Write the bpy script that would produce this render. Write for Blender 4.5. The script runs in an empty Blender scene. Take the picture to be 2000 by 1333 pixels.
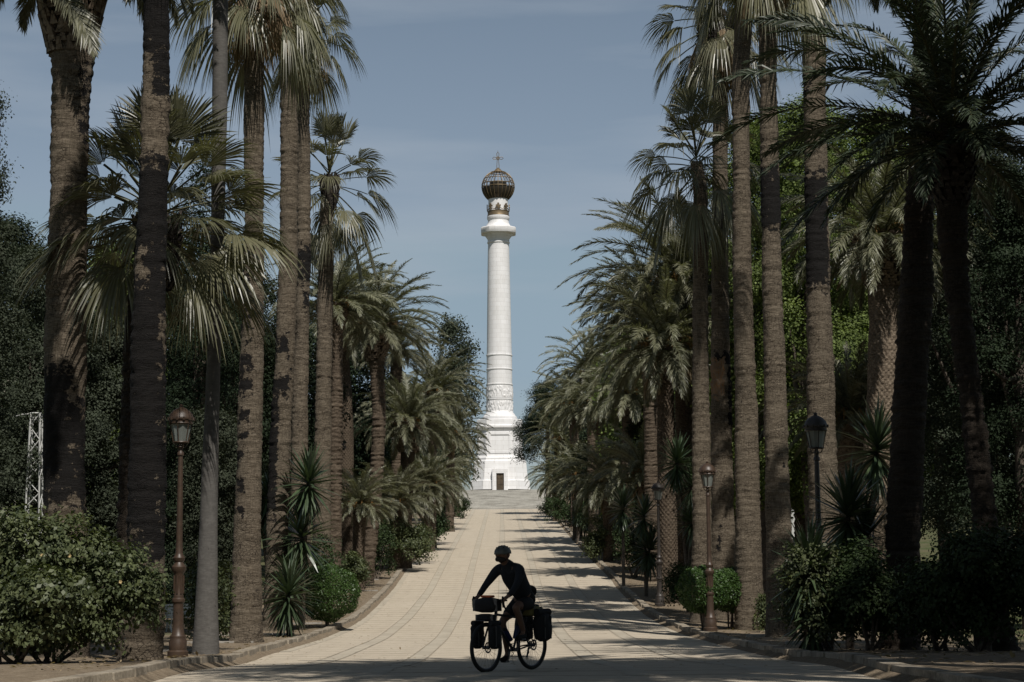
import bpy, bmesh, math
import numpy as np
from mathutils import Matrix, Vector
R_ = math.radians
sc = bpy.context.scene
col = sc.collection

# ------------------------------------------------------------------ camera
F = 3600.0                       # focal length in photo pixels (photo 2000 x 1333)
PITCH, YAW, ROLL = math.atan(453.5/3600), 22/3600.0, R_(-0.45)
EYE = 1.34
cd = bpy.data.cameras.new('camera'); cam = bpy.data.objects.new('camera', cd); col.objects.link(cam)
cd.sensor_width = 36; cd.lens = 36*F/2000; cd.clip_start = .1; cd.clip_end = 3000
CM = Matrix.Translation((0, 0, EYE)) @ Matrix.Rotation(-YAW, 4, 'Z') @ Matrix.Rotation(math.pi/2+PITCH, 4, 'X') @ Matrix.Rotation(ROLL, 4, 'Z')
cam.matrix_world = CM
sc.camera = cam
RM = np.array(CM.to_3x3()); C0 = np.array([0, 0, EYE])
# ------------------------------------------------------------------ light
SUN_AZ, SUN_EL = R_(19), R_(53)            # azimuth measured from behind the camera towards the right
sdir = np.array([math.sin(SUN_AZ)*math.cos(SUN_EL), -math.cos(SUN_AZ)*math.cos(SUN_EL), math.sin(SUN_EL)])
w = bpy.data.worlds.new('World'); sc.world = w; w.use_nodes = True
nt = w.node_tree; nt.nodes.clear()
out = nt.nodes.new('ShaderNodeOutputWorld'); bg = nt.nodes.new('ShaderNodeBackground')
sky = nt.nodes.new('ShaderNodeTexSky'); sky.sky_type = 'NISHITA'; sky.sun_disc = False
sky.sun_elevation = SUN_EL; sky.sun_rotation = math.atan2(sdir[0], sdir[1])
sky.air_density = 1.0; sky.dust_density = 2.2; sky.ozone_density = 1.6; sky.altitude = 0
hs = nt.nodes.new('ShaderNodeHueSaturation'); hs.inputs['Saturation'].default_value = .70; hs.inputs['Value'].default_value = .94
tcn = nt.nodes.new('ShaderNodeTexCoord'); mp = nt.nodes.new('ShaderNodeMapping'); mp.inputs['Scale'].default_value = (2.0, 2.0, 14); mp.inputs['Rotation'].default_value = (0, .12, 0)
nz = nt.nodes.new('ShaderNodeTexNoise'); nz.inputs['Scale'].default_value = 1.6; nz.inputs['Detail'].default_value = 6; nz.inputs['Roughness'].default_value = .5
rp = nt.nodes.new('ShaderNodeValToRGB'); rp.color_ramp.elements[0].position = .48; rp.color_ramp.elements[1].position = .80
rp.color_ramp.elements[1].color = (.7, .7, .7, 1)
mxw = nt.nodes.new('ShaderNodeMix'); mxw.data_type = 'RGBA'; mxw.inputs[7].default_value = (3.9, 4.4, 5.0, 1)
L = nt.links.new
L(tcn.outputs['Generated'], mp.inputs[0]); L(mp.outputs[0], nz.inputs[0]); L(nz.outputs[0], rp.inputs[0]); L(rp.outputs[0], mxw.inputs[0])
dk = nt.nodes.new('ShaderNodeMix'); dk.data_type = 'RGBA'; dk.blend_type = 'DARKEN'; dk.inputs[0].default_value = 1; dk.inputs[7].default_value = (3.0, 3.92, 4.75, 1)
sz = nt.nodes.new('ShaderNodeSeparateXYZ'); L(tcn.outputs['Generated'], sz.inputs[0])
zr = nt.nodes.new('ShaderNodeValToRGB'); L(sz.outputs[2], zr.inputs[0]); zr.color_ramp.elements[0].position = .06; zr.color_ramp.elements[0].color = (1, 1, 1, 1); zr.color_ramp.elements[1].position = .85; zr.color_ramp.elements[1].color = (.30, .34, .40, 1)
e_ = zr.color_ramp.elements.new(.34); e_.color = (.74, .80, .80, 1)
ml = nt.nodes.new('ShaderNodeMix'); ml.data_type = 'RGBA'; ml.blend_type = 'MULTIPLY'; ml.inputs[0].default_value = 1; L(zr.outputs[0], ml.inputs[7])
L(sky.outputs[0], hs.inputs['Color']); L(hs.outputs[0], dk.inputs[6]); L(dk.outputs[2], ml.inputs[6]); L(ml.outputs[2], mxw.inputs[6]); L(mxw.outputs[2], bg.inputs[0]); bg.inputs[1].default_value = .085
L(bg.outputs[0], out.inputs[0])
sd = bpy.data.lights.new('sun', 'SUN'); so = bpy.data.objects.new('sun', sd); col.objects.link(so)
sd.energy = 4.2; sd.angle = R_(.55); sd.color = (1, .955, .89)
so.rotation_euler = Vector(sdir).to_track_quat('Z', 'Y').to_euler()
sc.view_settings.view_transform = 'Standard'; sc.view_settings.look = 'None'; sc.view_settings.gamma = 1; sc.view_settings.exposure = .25
sc.render.engine = 'CYCLES'
sc.cycles.max_bounces = 5; sc.cycles.diffuse_bounces = 2; sc.cycles.transparent_max_bounces = 4; sc.cycles.transmission_bounces = 3
# ------------------------------------------------------------------ helpers
def ray(px, py):
    return RM @ np.array([(px-1000)/F, -(py-666.5)/F, -1.0])
def P(px, py, s):                # point seen at photo pixel px,py where one metre spans s pixels
    return C0 + ray(px, py)*(F/s)
def proj(p):
    q = RM.T @ (np.asarray(p, float)-C0)
    return 1000+F*q[0]/-q[2], 666.5-F*q[1]/-q[2], F/-q[2]
PROF = [(994, 15), (1043, 22.8), (1095, 31), (1152, 39.4), (1204, 51), (1245, 65), (1294, 98), (1306, 139)]
pp = np.array([P(978, y, s) for y, s in PROF])[::-1]
yy = np.concatenate([[-60, 0, 15], pp[:, 1]]); zz = np.concatenate([[.05, .02, .01], pp[:, 2]])
gy = np.arange(-60, 246, .5); gzz = np.interp(gy, yy, zz)
k = np.exp(-np.linspace(-2, 2, 33)**2); k /= k.sum()
gzs = np.convolve(np.pad(gzz, 16, mode='edge'), k, 'valid')
YEND = float(pp[-1, 1]); ZEND = float(np.interp(YEND, gy, gzs))
MP = P(978, 958, 14.6); ZPL = float(MP[2]); YPL = float(MP[1])      # front edge of the platform
def gz(Y): return np.interp(Y, gy, gzs)
def terr(X, Y):
    z = np.where(Y < YEND, gz(np.minimum(Y, YEND)), ZEND+(ZPL-.25-ZEND)*np.clip((Y-YEND)/(YPL-YEND), 0, 1))
    z = z - np.clip(Y-YPL-25, 0, 200)*.12
    a = np.clip((-X-13)/14, 0, 1); b = np.clip((X-16)/25, 0, 1)
    fade = np.clip((150-Y)/60, 0, 1)
    return z + .13 + a*a*1.5*fade + b*b*1.2*fade
def G(px, py, dz=.1):
    r = ray(px, py); t = np.arange(20, 260, .1)
    z = C0[2]+r[2]*t; Y = C0[1]+r[1]*t
    i = np.argmax(z < gz(Y)+dz)
    return C0+r*t[i]
def dens(pts, n=8):              # smooth a polyline through its points
    p = np.array(pts, float); m = len(p); o = []
    for i in range(m-1):
        a, b, c, d = p[max(i-1, 0)], p[i], p[i+1], p[min(i+2, m-1)]
        for t in np.linspace(0, 1, n, endpoint=False):
            o.append(.5*((2*b)+(-a+c)*t+(2*a-5*b+4*c-d)*t*t+(-a+3*b-3*c+d)*t**3))
    o.append(p[-1]); return np.array(o)
def nrm(v): return v/np.maximum(np.linalg.norm(v, axis=-1, keepdims=True), 1e-9)

def mesh_np(name, V, Fq, mat=None, smooth=False, fattr=None, vattr=None):
    V = np.asarray(V, np.float32); Fq = np.asarray(Fq, np.int32)
    me = bpy.data.meshes.new(name); n, k_ = Fq.shape
    me.vertices.add(len(V)); me.vertices.foreach_set('co', V.ravel())
    me.loops.add(n*k_); me.loops.foreach_set('vertex_index', Fq.ravel())
    me.polygons.add(n); me.polygons.foreach_set('loop_start', np.arange(n, dtype=np.int32)*k_)
    if smooth: me.polygons.foreach_set('use_smooth', np.ones(n, bool))
    for nm, d in (fattr or {}).items():
        a = me.attributes.new(nm, 'FLOAT', 'FACE'); a.data.foreach_set('value', np.asarray(d, np.float32))
    for nm, d in (vattr or {}).items():
        a = me.attributes.new(nm, 'FLOAT', 'POINT'); a.data.foreach_set('value', np.asarray(d, np.float32))
    me.update(calc_edges=True); me.validate()
    if mat: me.materials.append(mat)
    return me
def soup(name, Q, mat, rnd=None):
    Q = np.asarray(Q, np.float32); n = len(Q)
    if rnd is None: rnd = np.random.default_rng(1).random(n)
    return mesh_np(name, Q.reshape(-1, 3), np.arange(n*4).reshape(n, 4), mat, fattr={'rnd': rnd})

class MB:                        # collects polygons of any size
    def __init__(s): s.v = []; s.f = []
    def add(s, V, Fs):
        b = len(s.v); s.v += [tuple(map(float, v)) for v in V]; s.f += [tuple(i+b for i in f) for f in Fs]; return s
    def box(s, c, h, M=None, top=1.0):
        V = [(x*h[0]*(top if z > 0 else 1), y*h[1]*(top if z > 0 else 1), z*h[2]) for z in (-1, 1) for y in (-1, 1) for x in (-1, 1)]
        if M is not None: V = [tuple(M @ Vector(v)) for v in V]
        V = [(v[0]+c[0], v[1]+c[1], v[2]+c[2]) for v in V]
        return s.add(V, [(0, 2, 3, 1), (4, 5, 7, 6), (0, 1, 5, 4), (2, 6, 7, 3), (0, 4, 6, 2), (1, 3, 7, 5)])
    def tube(s, pts, r, n=8, caps=True):
        pts = np.array(pts, float); m = len(pts); r = np.ones(m)*r if np.isscalar(r) else np.array(r, float)
        t = nrm(np.gradient(pts, axis=0)) if m > 2 else np.repeat(nrm(pts[1:]-pts[:1]), m, 0)
        ref = np.array([0, 0, 1.]) if abs(t[0][2]) < .9 else np.array([1., 0, 0])
        V = []; u = nrm(np.cross(t[0], ref))
        for i in range(m):
            u = nrm(u-t[i]*(u@t[i])); b = np.cross(t[i], u)
            for j in range(n):
                a = 2*math.pi*j/n; V.append(pts[i]+(u*math.cos(a)+b*math.sin(a))*r[i])
        Fs = [(i*n+j, i*n+(j+1) % n, (i+1)*n+(j+1) % n, (i+1)*n+j) for i in range(m-1) for j in range(n)]
        if caps: Fs += [tuple(range(n))[::-1], tuple(range((m-1)*n, m*n))]
        return s.add(V, Fs)
    def lathe(s, prof, n=32, c=(0, 0, 0), fn=None):
        V = []
        for r, z in prof:
            for j in range(n):
                a = 2*math.pi*(j+.5)/n; x, y = r*math.cos(a), r*math.sin(a)
                if fn: x, y = fn(x, y, z)
                V.append((x+c[0], y+c[1], z+c[2]))
        m = len(prof)
        Fs = [(i*n+j, i*n+(j+1) % n, (i+1)*n+(j+1) % n, (i+1)*n+j) for i in range(m-1) for j in range(n)]
        Fs += [tuple(range(n))[::-1], tuple(range((m-1)*n, m*n))]
        return s.add(V, Fs)
    def ring(s, rmaj, rmin, c, n=32, k=8, axis='z', h=None):
        V = []
        for i in range(n):
            a = 2*math.pi*i/n
            for j in range(k):
                b = 2*math.pi*j/k; rr = rmaj+rmin*math.cos(b); zz_ = (h or rmin)*math.sin(b)
                p = {'z': (rr*math.cos(a), rr*math.sin(a), zz_), 'y': (rr*math.cos(a), zz_, rr*math.sin(a))}[axis]
                V.append((p[0]+c[0], p[1]+c[1], p[2]+c[2]))
        Fs = [(i*k+j, i*k+(j+1) % k, ((i+1) % n)*k+(j+1) % k, ((i+1) % n)*k+j) for i in range(n) for j in range(k)]
        return s.add(V, Fs)
    def mesh(s, name, mat, smooth=False, bevel=0, recalc=True):
        me = bpy.data.meshes.new(name); me.from_pydata(s.v, [], s.f)
        if recalc or bevel:
            bm = bmesh.new(); bm.from_mesh(me)
            bmesh.ops.recalc_face_normals(bm, faces=bm.faces)
            if bevel: bmesh.ops.bevel(bm, geom=[e for e in bm.edges if e.calc_face_angle(0) > .6], offset=bevel, segments=2, affect='EDGES', profile=.6)
            bm.to_mesh(me); bm.free()
        if smooth:
            me.polygons.foreach_set('use_smooth', [True]*len(me.polygons))
            me.set_sharp_from_angle(angle=R_(40))
        if mat: me.materials.append(mat)
        return me
def link(name, data, parent=None, loc=(0, 0, 0), rot=None, scl=None):
    o = bpy.data.objects.new(name, data); col.objects.link(o); o.location = tuple(map(float, loc))
    if rot is not None: o.rotation_euler = rot
    if scl is not None: o.scale = scl
    if parent: o.parent = parent
    return o
def thing(name, label, cat, loc=(0, 0, 0), rot=None, group=None, data=None):
    o = link(name, data, None, loc, rot); o['label'] = label; o['category'] = cat
    if group: o['group'] = group
    return o
def struct(name, data, loc=(0, 0, 0)):
    o = link(name, data, None, loc); o['kind'] = 'structure'; return o

# ------------------------------------------------------------------ materials
def new_mat(name):
    m = bpy.data.materials.new(name); m.use_nodes = True
    return m, m.node_tree, m.node_tree.nodes['Principled BSDF']
def nd(t, typ, **kw):
    n = t.nodes.new(typ)
    for k_, v in kw.items():
        if k_ in n.inputs: n.inputs[k_].default_value = v
        else: setattr(n, k_, v)
    return n
def noise(t, scale=(1, 1, 1), s=5, detail=4, rough=.55, coord='Object'):
    tc = nd(t, 'ShaderNodeTexCoord'); mp_ = nd(t, 'ShaderNodeMapping'); mp_.inputs['Scale'].default_value = scale
    n = nd(t, 'ShaderNodeTexNoise'); n.inputs['Scale'].default_value = s; n.inputs['Detail'].default_value = detail; n.inputs['Roughness'].default_value = rough
    t.links.new(tc.outputs[coord], mp_.inputs[0]); t.links.new(mp_.outputs[0], n.inputs[0]); return n.outputs['Fac']
def ramp(t, fac, stops):
    r = nd(t, 'ShaderNodeValToRGB'); e = r.color_ramp.elements
    while len(e) < len(stops): e.new(.5)
    for el, (p_, c) in zip(e, stops):
        el.position = p_; el.color = (*(c if hasattr(c, '__len__') else (c, c, c)), 1)
    t.links.new(fac, r.inputs[0]); return r.outputs[0]
def mixc(t, fac, a, b, mode='MIX'):
    m = nd(t, 'ShaderNodeMix', data_type='RGBA', blend_type=mode)
    for sk, v in ((0, fac), (6, a), (7, b)):
        if hasattr(v, 'is_linked') or hasattr(v, 'links'): t.links.new(v, m.inputs[sk])
        else: m.inputs[sk].default_value = v if sk == 0 else (*v, 1)
    return m.outputs[2]
def mth(t, op, a, b=0.0, c=None):
    m = nd(t, 'ShaderNodeMath', operation=op)
    for i, v in enumerate((a, b) if c is None else (a, b, c)):
        if hasattr(v, 'links'): t.links.new(v, m.inputs[i])
        else: m.inputs[i].default_value = v
    return m.outputs[0]
def bump(t, bs, h, strength=.5, dist=.02):
    b = nd(t, 'ShaderNodeBump'); b.inputs['Strength'].default_value = strength; b.inputs['Distance'].default_value = dist
    t.links.new(h, b.inputs['Height']); t.links.new(b.outputs[0], bs.inputs['Normal'])
def attr(t, name):
    a = nd(t, 'ShaderNodeAttribute'); a.attribute_name = name; return a.outputs['Fac']
def leaf_mat(name, c1, c2, rough=.45, trans=.25, spec=.35, c3=None):
    m, t, b = new_mat(name)
    oi = nd(t, 'ShaderNodeObjectInfo')
    big = noise(t, (1, 1, 1), .9, 2)
    f = mth(t, 'MULTIPLY_ADD', attr(t, 'rnd'), .65, mth(t, 'MULTIPLY', big, .4))
    st = [(.15, c1), (.85, c2)] + ([(.985, c3)] if c3 else [])
    c = ramp(t, f, st)
    c = mixc(t, mth(t, 'MULTIPLY', oi.outputs['Random'], .35), c, (c1[0]*1.3+.005, c1[1]*1.05, c1[2]), 'MIX')
    t.links.new(c, b.inputs['Base Color']); b.inputs['Roughness'].default_value = rough; b.inputs['Specular IOR Level'].default_value = spec
    tr = nd(t, 'ShaderNodeBsdfTranslucent'); ms = nd(t, 'ShaderNodeMixShader'); ms.inputs[0].default_value = trans
    t.links.new(mixc(t, 1.0, c, (1.25, 1.35, .6), 'MULTIPLY'), tr.inputs[0])
    t.links.new(b.outputs[0], ms.inputs[1]); t.links.new(tr.outputs[0], ms.inputs[2])
    t.links.new(ms.outputs[0], t.nodes['Material Output'].inputs[0]); return m
M = {}
M['date'] = leaf_mat('date_palm_leaf', (.046, .053, .032), (.250, .248, .166), .42, .22, .45)
M['date_shaded'] = leaf_mat('date_palm_leaf_shaded', (.022, .032, .020), (.045, .062, .034), .45, .12, .35)  # shaded copy of the date leaf, shade mixed into its green
M['fan'] = leaf_mat('fan_palm_leaf', (.032, .038, .020), (.180, .174, .104), .38, .22, .5)
M['dead'] = leaf_mat('dead_frond', (.12, .088, .052), (.32, .255, .165), .7, .2, .2)
M['yucca'] = leaf_mat('yucca_leaf', (.024, .042, .022), (.060, .088, .042), .36, .1, .5)
M['bush'] = leaf_mat('bush_leaf', (.015, .026, .011), (.130, .150, .066), .5, .25, .3, (.24, .22, .10))
M['ball'] = leaf_mat('clipped_leaf', (.022, .048, .011), (.058, .108, .025), .45, .2, .35)
M['broad'] = leaf_mat('broad_leaf', (.034, .058, .015), (.21, .265, .085), .6, .32, .15)
M['olive'] = leaf_mat('grey_green_leaf', (.016, .024, .014), (.072, .086, .058), .65, .15, .12)
M['conifer'] = leaf_mat('conifer_needle', (.009, .016, .009), (.026, .040, .020), .65, .1, .1)
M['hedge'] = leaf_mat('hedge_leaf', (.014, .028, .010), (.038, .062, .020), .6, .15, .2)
M['weed'] = leaf_mat('weed_leaf', (.09, .12, .04), (.20, .22, .09), .5, .25, .3)

def bark(name, c_dark, c_mid, c_light, ring=30., bumpd=.035, burn_shade_c=(.009, .0082, .0078), vert=1.0):
    m, t, b = new_mat(name)
    rings = noise(t, (1.2, 1.2, ring/4), 4, 5, .6)
    fine = noise(t, (2.2, 2.2, ring), 4, 4, .65)
    crack = noise(t, (14, 14, 1.6), 3, 4, .6)
    patch = noise(t, (1, 1, 1.0), 1.5, 5, .6)
    h = mth(t, 'ADD', mth(t, 'MULTIPLY', rings, .5), mth(t, 'ADD', mth(t, 'MULTIPLY', fine, .6), mth(t, 'MULTIPLY', crack, .45*vert)))
    tcv = nd(t, 'ShaderNodeTexCoord'); mpv = nd(t, 'ShaderNodeMapping'); mpv.inputs['Scale'].default_value = (9, 9, 15); vo = nd(t, 'ShaderNodeTexVoronoi', feature='DISTANCE_TO_EDGE'); vo.inputs['Scale'].default_value = 1.0
    t.links.new(tcv.outputs['Object'], mpv.inputs[0]); t.links.new(mpv.outputs[0], vo.inputs['Vector'])
    ck = mth(t, 'MULTIPLY', ramp(t, vo.outputs['Distance'], [(.0, 1.), (.07, 0.)]), ramp(t, noise(t, (1, 1, 1), 2.2, 3), [(.42, 0.), (.6, 1.)]))
    h = mth(t, 'SUBTRACT', h, mth(t, 'MULTIPLY', ck, .30*vert))
    c = ramp(t, h, [(.56, c_dark), (.74, c_mid), (1.0, c_light)])
    c = mixc(t, mth(t, 'MULTIPLY', patch, .6), c, (c_mid[0]*.75, c_mid[1]*.76, c_mid[2]*.80))
    rag = noise(t, (1, 1, 1.25), 4.5, 7, .72)
    bn = mth(t, 'ADD', attr(t, 'burn_shade'), mth(t, 'MULTIPLY', mth(t, 'SUBTRACT', rag, .5), 3.0))  # burnt bark, plus a painted shadow band on one left trunk
    bf = ramp(t, bn, [(.47, 0.), (.53, 1.)])
    bc = mixc(t, mth(t, 'MULTIPLY', ramp(t, fine, [(.45, 0.), (.75, 1.)]), .6), burn_shade_c, (burn_shade_c[0]*2.6, burn_shade_c[1]*2.4, burn_shade_c[2]*2.2))
    c = mixc(t, bf, c, bc)
    sc_ = ramp(t, mth(t, 'ADD', attr(t, 'scar'), mth(t, 'MULTIPLY', mth(t, 'SUBTRACT', rag, .5), 2.2)), [(.48, 0.), (.54, 1.)])
    c = mixc(t, sc_, c, mixc(t, ramp(t, crack, [(.4, 0.), (.6, 1.)]), (.20, .105, .045), (.17, .14, .11)))
    t.links.new(c, b.inputs['Base Color']); b.inputs['Roughness'].default_value = .88; b.inputs['Specular IOR Level'].default_value = .15
    hh = mth(t, 'SUBTRACT', h, mth(t, 'MULTIPLY', bf, .55))
    bump(t, b, hh, .9, bumpd); return m
M['bark'] = bark('ringed_bark', (.018, .0135, .0095), (.108, .086, .061), (.265, .220, .165), 26, .05)
M['bark_pale'] = bark('pale_smooth_bark', (.075, .070, .063), (.115, .108, .098), (.15, .143, .130), 9, .008, vert=.4)
M['bark_date'] = bark('date_bark', (.022, .016, .011), (.080, .060, .042), (.185, .145, .105), 14, .03)
M['bark_dark'] = bark('dark_bark', (.012, .010, .008), (.036, .028, .021), (.078, .062, .048), 34, .04)  # shade on the right-edge palms is put into this bark tone
M['boots'] = bark('leaf_base_bark', (.032, .024, .016), (.135, .104, .074), (.32, .26, .195), 8, .02)  # lightened so the shaded diamond trunks read as sunlit
M['boots_black'] = bark('old_leaf_base', (.010, .009, .008), (.030, .025, .021), (.13, .11, .09), 10, .02)
M['tree_bark'] = bark('tree_bark', (.030, .024, .019), (.075, .060, .048), (.15, .125, .10), 5, .03, vert=1.6)
M['petiole'] = leaf_mat('frond_stalk', (.06, .065, .03), (.12, .115, .055), .45, .0, .3)

def simple(name, c, rough=.6, metal=0., var=.15, s=8., bd=0., spec=.4):
    m, t, b = new_mat(name); n = noise(t, (1, 1, 1), s, 5)
    t.links.new(ramp(t, n, [(.3, tuple(x*(1-var) for x in c)), (.7, tuple(min(1, x*(1+var)) for x in c))]), b.inputs['Base Color'])
    b.inputs['Roughness'].default_value = rough; b.inputs['Metallic'].default_value = metal; b.inputs['Specular IOR Level'].default_value = spec
    if bd: bump(t, b, n, .5, bd)
    return m
M['brown_paint'] = simple('brown_painted_iron', (.044, .027, .017), .45, 0, .22, 12, .002)
M['dark_tone'] = simple('dark_iron', (.030, .024, .020), .5, 0, .2, 12)  # darker copy of the lamp brown; shade is in the colour
m, t, b = new_mat('lamp_glass'); b.inputs['Base Color'].default_value = (.30, .32, .29, 1); b.inputs['Roughness'].default_value = .35
b.inputs['Transmission Weight'].default_value = .55; b.inputs['IOR'].default_value = 1.15; M['glass'] = m
M['black'] = simple('black_fabric', (.007, .007, .008), .8, 0, .3, 30)
M['jersey'] = simple('dark_jersey', (.009, .011, .015), .85, 0, .25, 25)
M['skin'] = simple('tanned_skin', (.13, .070, .045), .55, 0, .1, 14)
M['rubber'] = simple('tyre_rubber', (.012, .012, .012), .75, 0, .2, 40)
M['steel'] = simple('dull_metal', (.10, .10, .105), .4, .8, .2, 20)
M['frame'] = simple('frame_paint', (.014, .015, .018), .35, 0, .1, 10)
M['bluebottle'] = simple('blue_bottle', (.015, .02, .07), .4, 0, .1, 10)
M['orange'] = simple('orange_fabric', (.42, .09, .03), .7, 0, .1, 20)
M['helmet'] = simple('pale_helmet', (.075, .08, .072), .45, 0, .1, 20)
M['yellowgreen'] = simple('olive_fabric', (.16, .14, .05), .8, 0, .2, 20)
M['bronze'] = simple('aged_bronze', (.16, .118, .07), .5, .5, .35, .9)
M['dark_bronze'] = simple('dark_bronze', (.050, .042, .032), .5, .6, .3, 2)
M['white_paint'] = simple('weathered_white_paint', (.42, .42, .40), .6, 0, .15, 6)
M['rust'] = simple('red_brown_iron', (.12, .05, .035), .7, .3, .2, 6)

# white marble with block courses and stains
m, t, b = new_mat('white_marble')
tc = nd(t, 'ShaderNodeTexCoord')
sep = nd(t, 'ShaderNodeSeparateXYZ'); t.links.new(tc.outputs['Object'], sep.inputs[0])
ang = mth(t, 'MULTIPLY', mth(t, 'ARCTAN2', sep.outputs[1], sep.outputs[0]), 1.9)
cb = nd(t, 'ShaderNodeCombineXYZ'); t.links.new(ang, cb.inputs[0]); t.links.new(sep.outputs[2], cb.inputs[1])
br = nd(t, 'ShaderNodeTexBrick'); t.links.new(cb.outputs[0], br.inputs[0])
br.inputs['Scale'].default_value = 1.0; br.inputs['Brick Width'].default_value = 1.35; br.inputs['Row Height'].default_value = .62; br.inputs['Mortar Size'].default_value = .022
br.inputs['Color1'].default_value = (.70, .69, .69, 1); br.inputs['Color2'].default_value = (.645, .635, .63, 1); br.inputs['Mortar'].default_value = (.56, .545, .535, 1)
st = noise(t, (1.6, 1.6, .16), .9, 6, .65); st2 = noise(t, (2, 2, .5), 2.5, 5, .6)
c = mixc(t, mth(t, 'MULTIPLY', ramp(t, st, [(.45, 0.), (.75, 1.)]), .28), br.outputs[0], (.42, .40, .38))
c = mixc(t, mth(t, 'MULTIPLY', ramp(t, st2, [(.5, 0.), (.8, 1.)]), .22), c, (.48, .40, .35))
t.links.new(c, b.inputs['Base Color']); b.inputs['Roughness'].default_value = .6
bump(t, b, br.outputs['Fac'], .25, -.02); M['marble'] = m

m, t, b = new_mat('step_stone')
n1 = noise(t, (.25, 1, 5), 1.6, 6, .75); n2 = noise(t, (1, 1, 1), 14, 4)
c = ramp(t, mth(t, 'ADD', mth(t, 'MULTIPLY', n1, .7), mth(t, 'MULTIPLY', n2, .3)), [(.36, (.18, .17, .15)), (.5, (.40, .38, .34)), (.62, (.56, .54, .49))])
t.links.new(c, b.inputs['Base Color']); b.inputs['Roughness'].default_value = .85; M['step'] = m

# ribbed buff paving of the avenue
m, t, b = new_mat('buff_ribbed_paving')
n1 = noise(t, (1, 1, 1), .22, 5, .6); n2 = noise(t, (.25, 1, 1), 9, 4, .6); n3 = noise(t, (1, 1, 1), 45, 3, .7); n4 = noise(t, (1, .6, 1), 1.3, 6, .65)
tc = nd(t, 'ShaderNodeTexCoord'); sep = nd(t, 'ShaderNodeSeparateXYZ'); t.links.new(tc.outputs['Object'], sep.inputs[0])
rib = mth(t, 'SINE', mth(t, 'MULTIPLY_ADD', sep.outputs[1], 21., mth(t, 'MULTIPLY', n2, 3.)))
h = mth(t, 'ADD', mth(t, 'MULTIPLY', rib, .10), mth(t, 'ADD', mth(t, 'MULTIPLY', n2, .45), mth(t, 'MULTIPLY', n3, .5)))
c = ramp(t, h, [(.25, (.29, .245, .185)), (.45, (.415, .358, .278)), (.68, (.50, .44, .355))])
c = mixc(t, mth(t, 'MULTIPLY', ramp(t, n1, [(.35, 0.), (.65, 1.)]), .35), c, (.37, .315, .24))
c = mixc(t, mth(t, 'MULTIPLY', ramp(t, n4, [(.56, 0.), (.78, 1.)]), .4), c, (.26, .222, .17))
wob = mth(t, 'MULTIPLY', mth(t, 'SUBTRACT', n4, .5), .5)
jt = ramp(t, mth(t, 'ABSOLUTE', mth(t, 'SUBTRACT', mth(t, 'FRACT', mth(t, 'ADD', mth(t, 'MULTIPLY', sep.outputs[1], 1/1.5), wob)), .5)), [(.0, 1.), (.085, 0.)])
n5 = noise(t, (.5, 1.2, 1), 1.1, 5, .7)
c = mixc(t, mth(t, 'MULTIPLY', jt, ramp(t, n5, [(.32, .25), (.56, 1.)])), c, (.17, .145, .11))
tk = noise(t, (2.2, .04, 1), 1.0, 3, .6)
c = mixc(t, mth(t, 'MULTIPLY', ramp(t, tk, [(.5, 0.), (.72, 1.)]), .22), c, (.29, .245, .19))
t.links.new(c, b.inputs['Base Color']); b.inputs['Roughness'].default_value = .9; b.inputs['Specular IOR Level'].default_value = .2
bump(t, b, h, .6, .02); M['road'] = m
m, t, b = new_mat('smooth_concrete_strip')
n1 = noise(t, (1, 1, 1), .8, 6, .65); n3 = noise(t, (1, 1, 1), 50, 3)
c = ramp(t, mth(t, 'ADD', mth(t, 'MULTIPLY', n1, .75), mth(t, 'MULTIPLY', n3, .25)), [(.3, (.28, .243, .187)), (.7, (.43, .378, .295))])
t.links.new(c, b.inputs['Base Color']); b.inputs['Roughness'].default_value = .85; M['strip'] = m
m, t, b = new_mat('weathered_kerb_stone')
n1 = noise(t, (1, 1, 1), 1.6, 6, .7); n3 = noise(t, (1, 1, 1), 22, 4)
c = ramp(t, mth(t, 'ADD', mth(t, 'MULTIPLY', n1, .65), mth(t, 'MULTIPLY', n3, .35)), [(.34, (.085, .068, .046)), (.55, (.26, .22, .165)), (.75, (.42, .375, .30))])
t.links.new(c, b.inputs['Base Color']); b.inputs['Roughness'].default_value = .9; bump(t, b, n3, .6, .01); M['kerb'] = m
m, t, b = new_mat('park_soil_and_grass')
n1 = noise(t, (1, 1, 1), .10, 5, .6); n2 = noise(t, (1, 1, 1), 6, 5, .7); n3 = noise(t, (1, 1, 1), 40, 3, .7)
soil = ramp(t, mth(t, 'ADD', mth(t, 'MULTIPLY', n2, .5), mth(t, 'MULTIPLY', n3, .5)), [(.3, (.075, .056, .038)), (.55, (.19, .150, .105)), (.75, (.34, .29, .22))])
gras = mixc(t, ramp(t, noise(t, (1, 1, 1), .55, 5, .65), [(.35, 0.), (.65, 1.)]), ramp(t, n2, [(.3, (.025, .040, .014)), (.7, (.07, .088, .030))]), (.11, .095, .055))
tc = nd(t, 'ShaderNodeTexCoord'); sep = nd(t, 'ShaderNodeSeparateXYZ'); t.links.new(tc.outputs['Object'], sep.inputs[0])
ax = mth(t, 'ADD', mth(t, 'MULTIPLY', mth(t, 'ABSOLUTE', sep.outputs[0]), .04), mth(t, 'MULTIPLY', mth(t, 'SUBTRACT', n1, .5), 1.0))
gf = ramp(t, ax, [(.42, 0.), (.55, 1.)])
t.links.new(mixc(t, gf, soil, gras), b.inputs['Base Color']); b.inputs['Roughness'].default_value = .95; b.inputs['Specular IOR Level'].default_value = .1
bump(t, b, n3, .6, .02); M['ground'] = m

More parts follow.
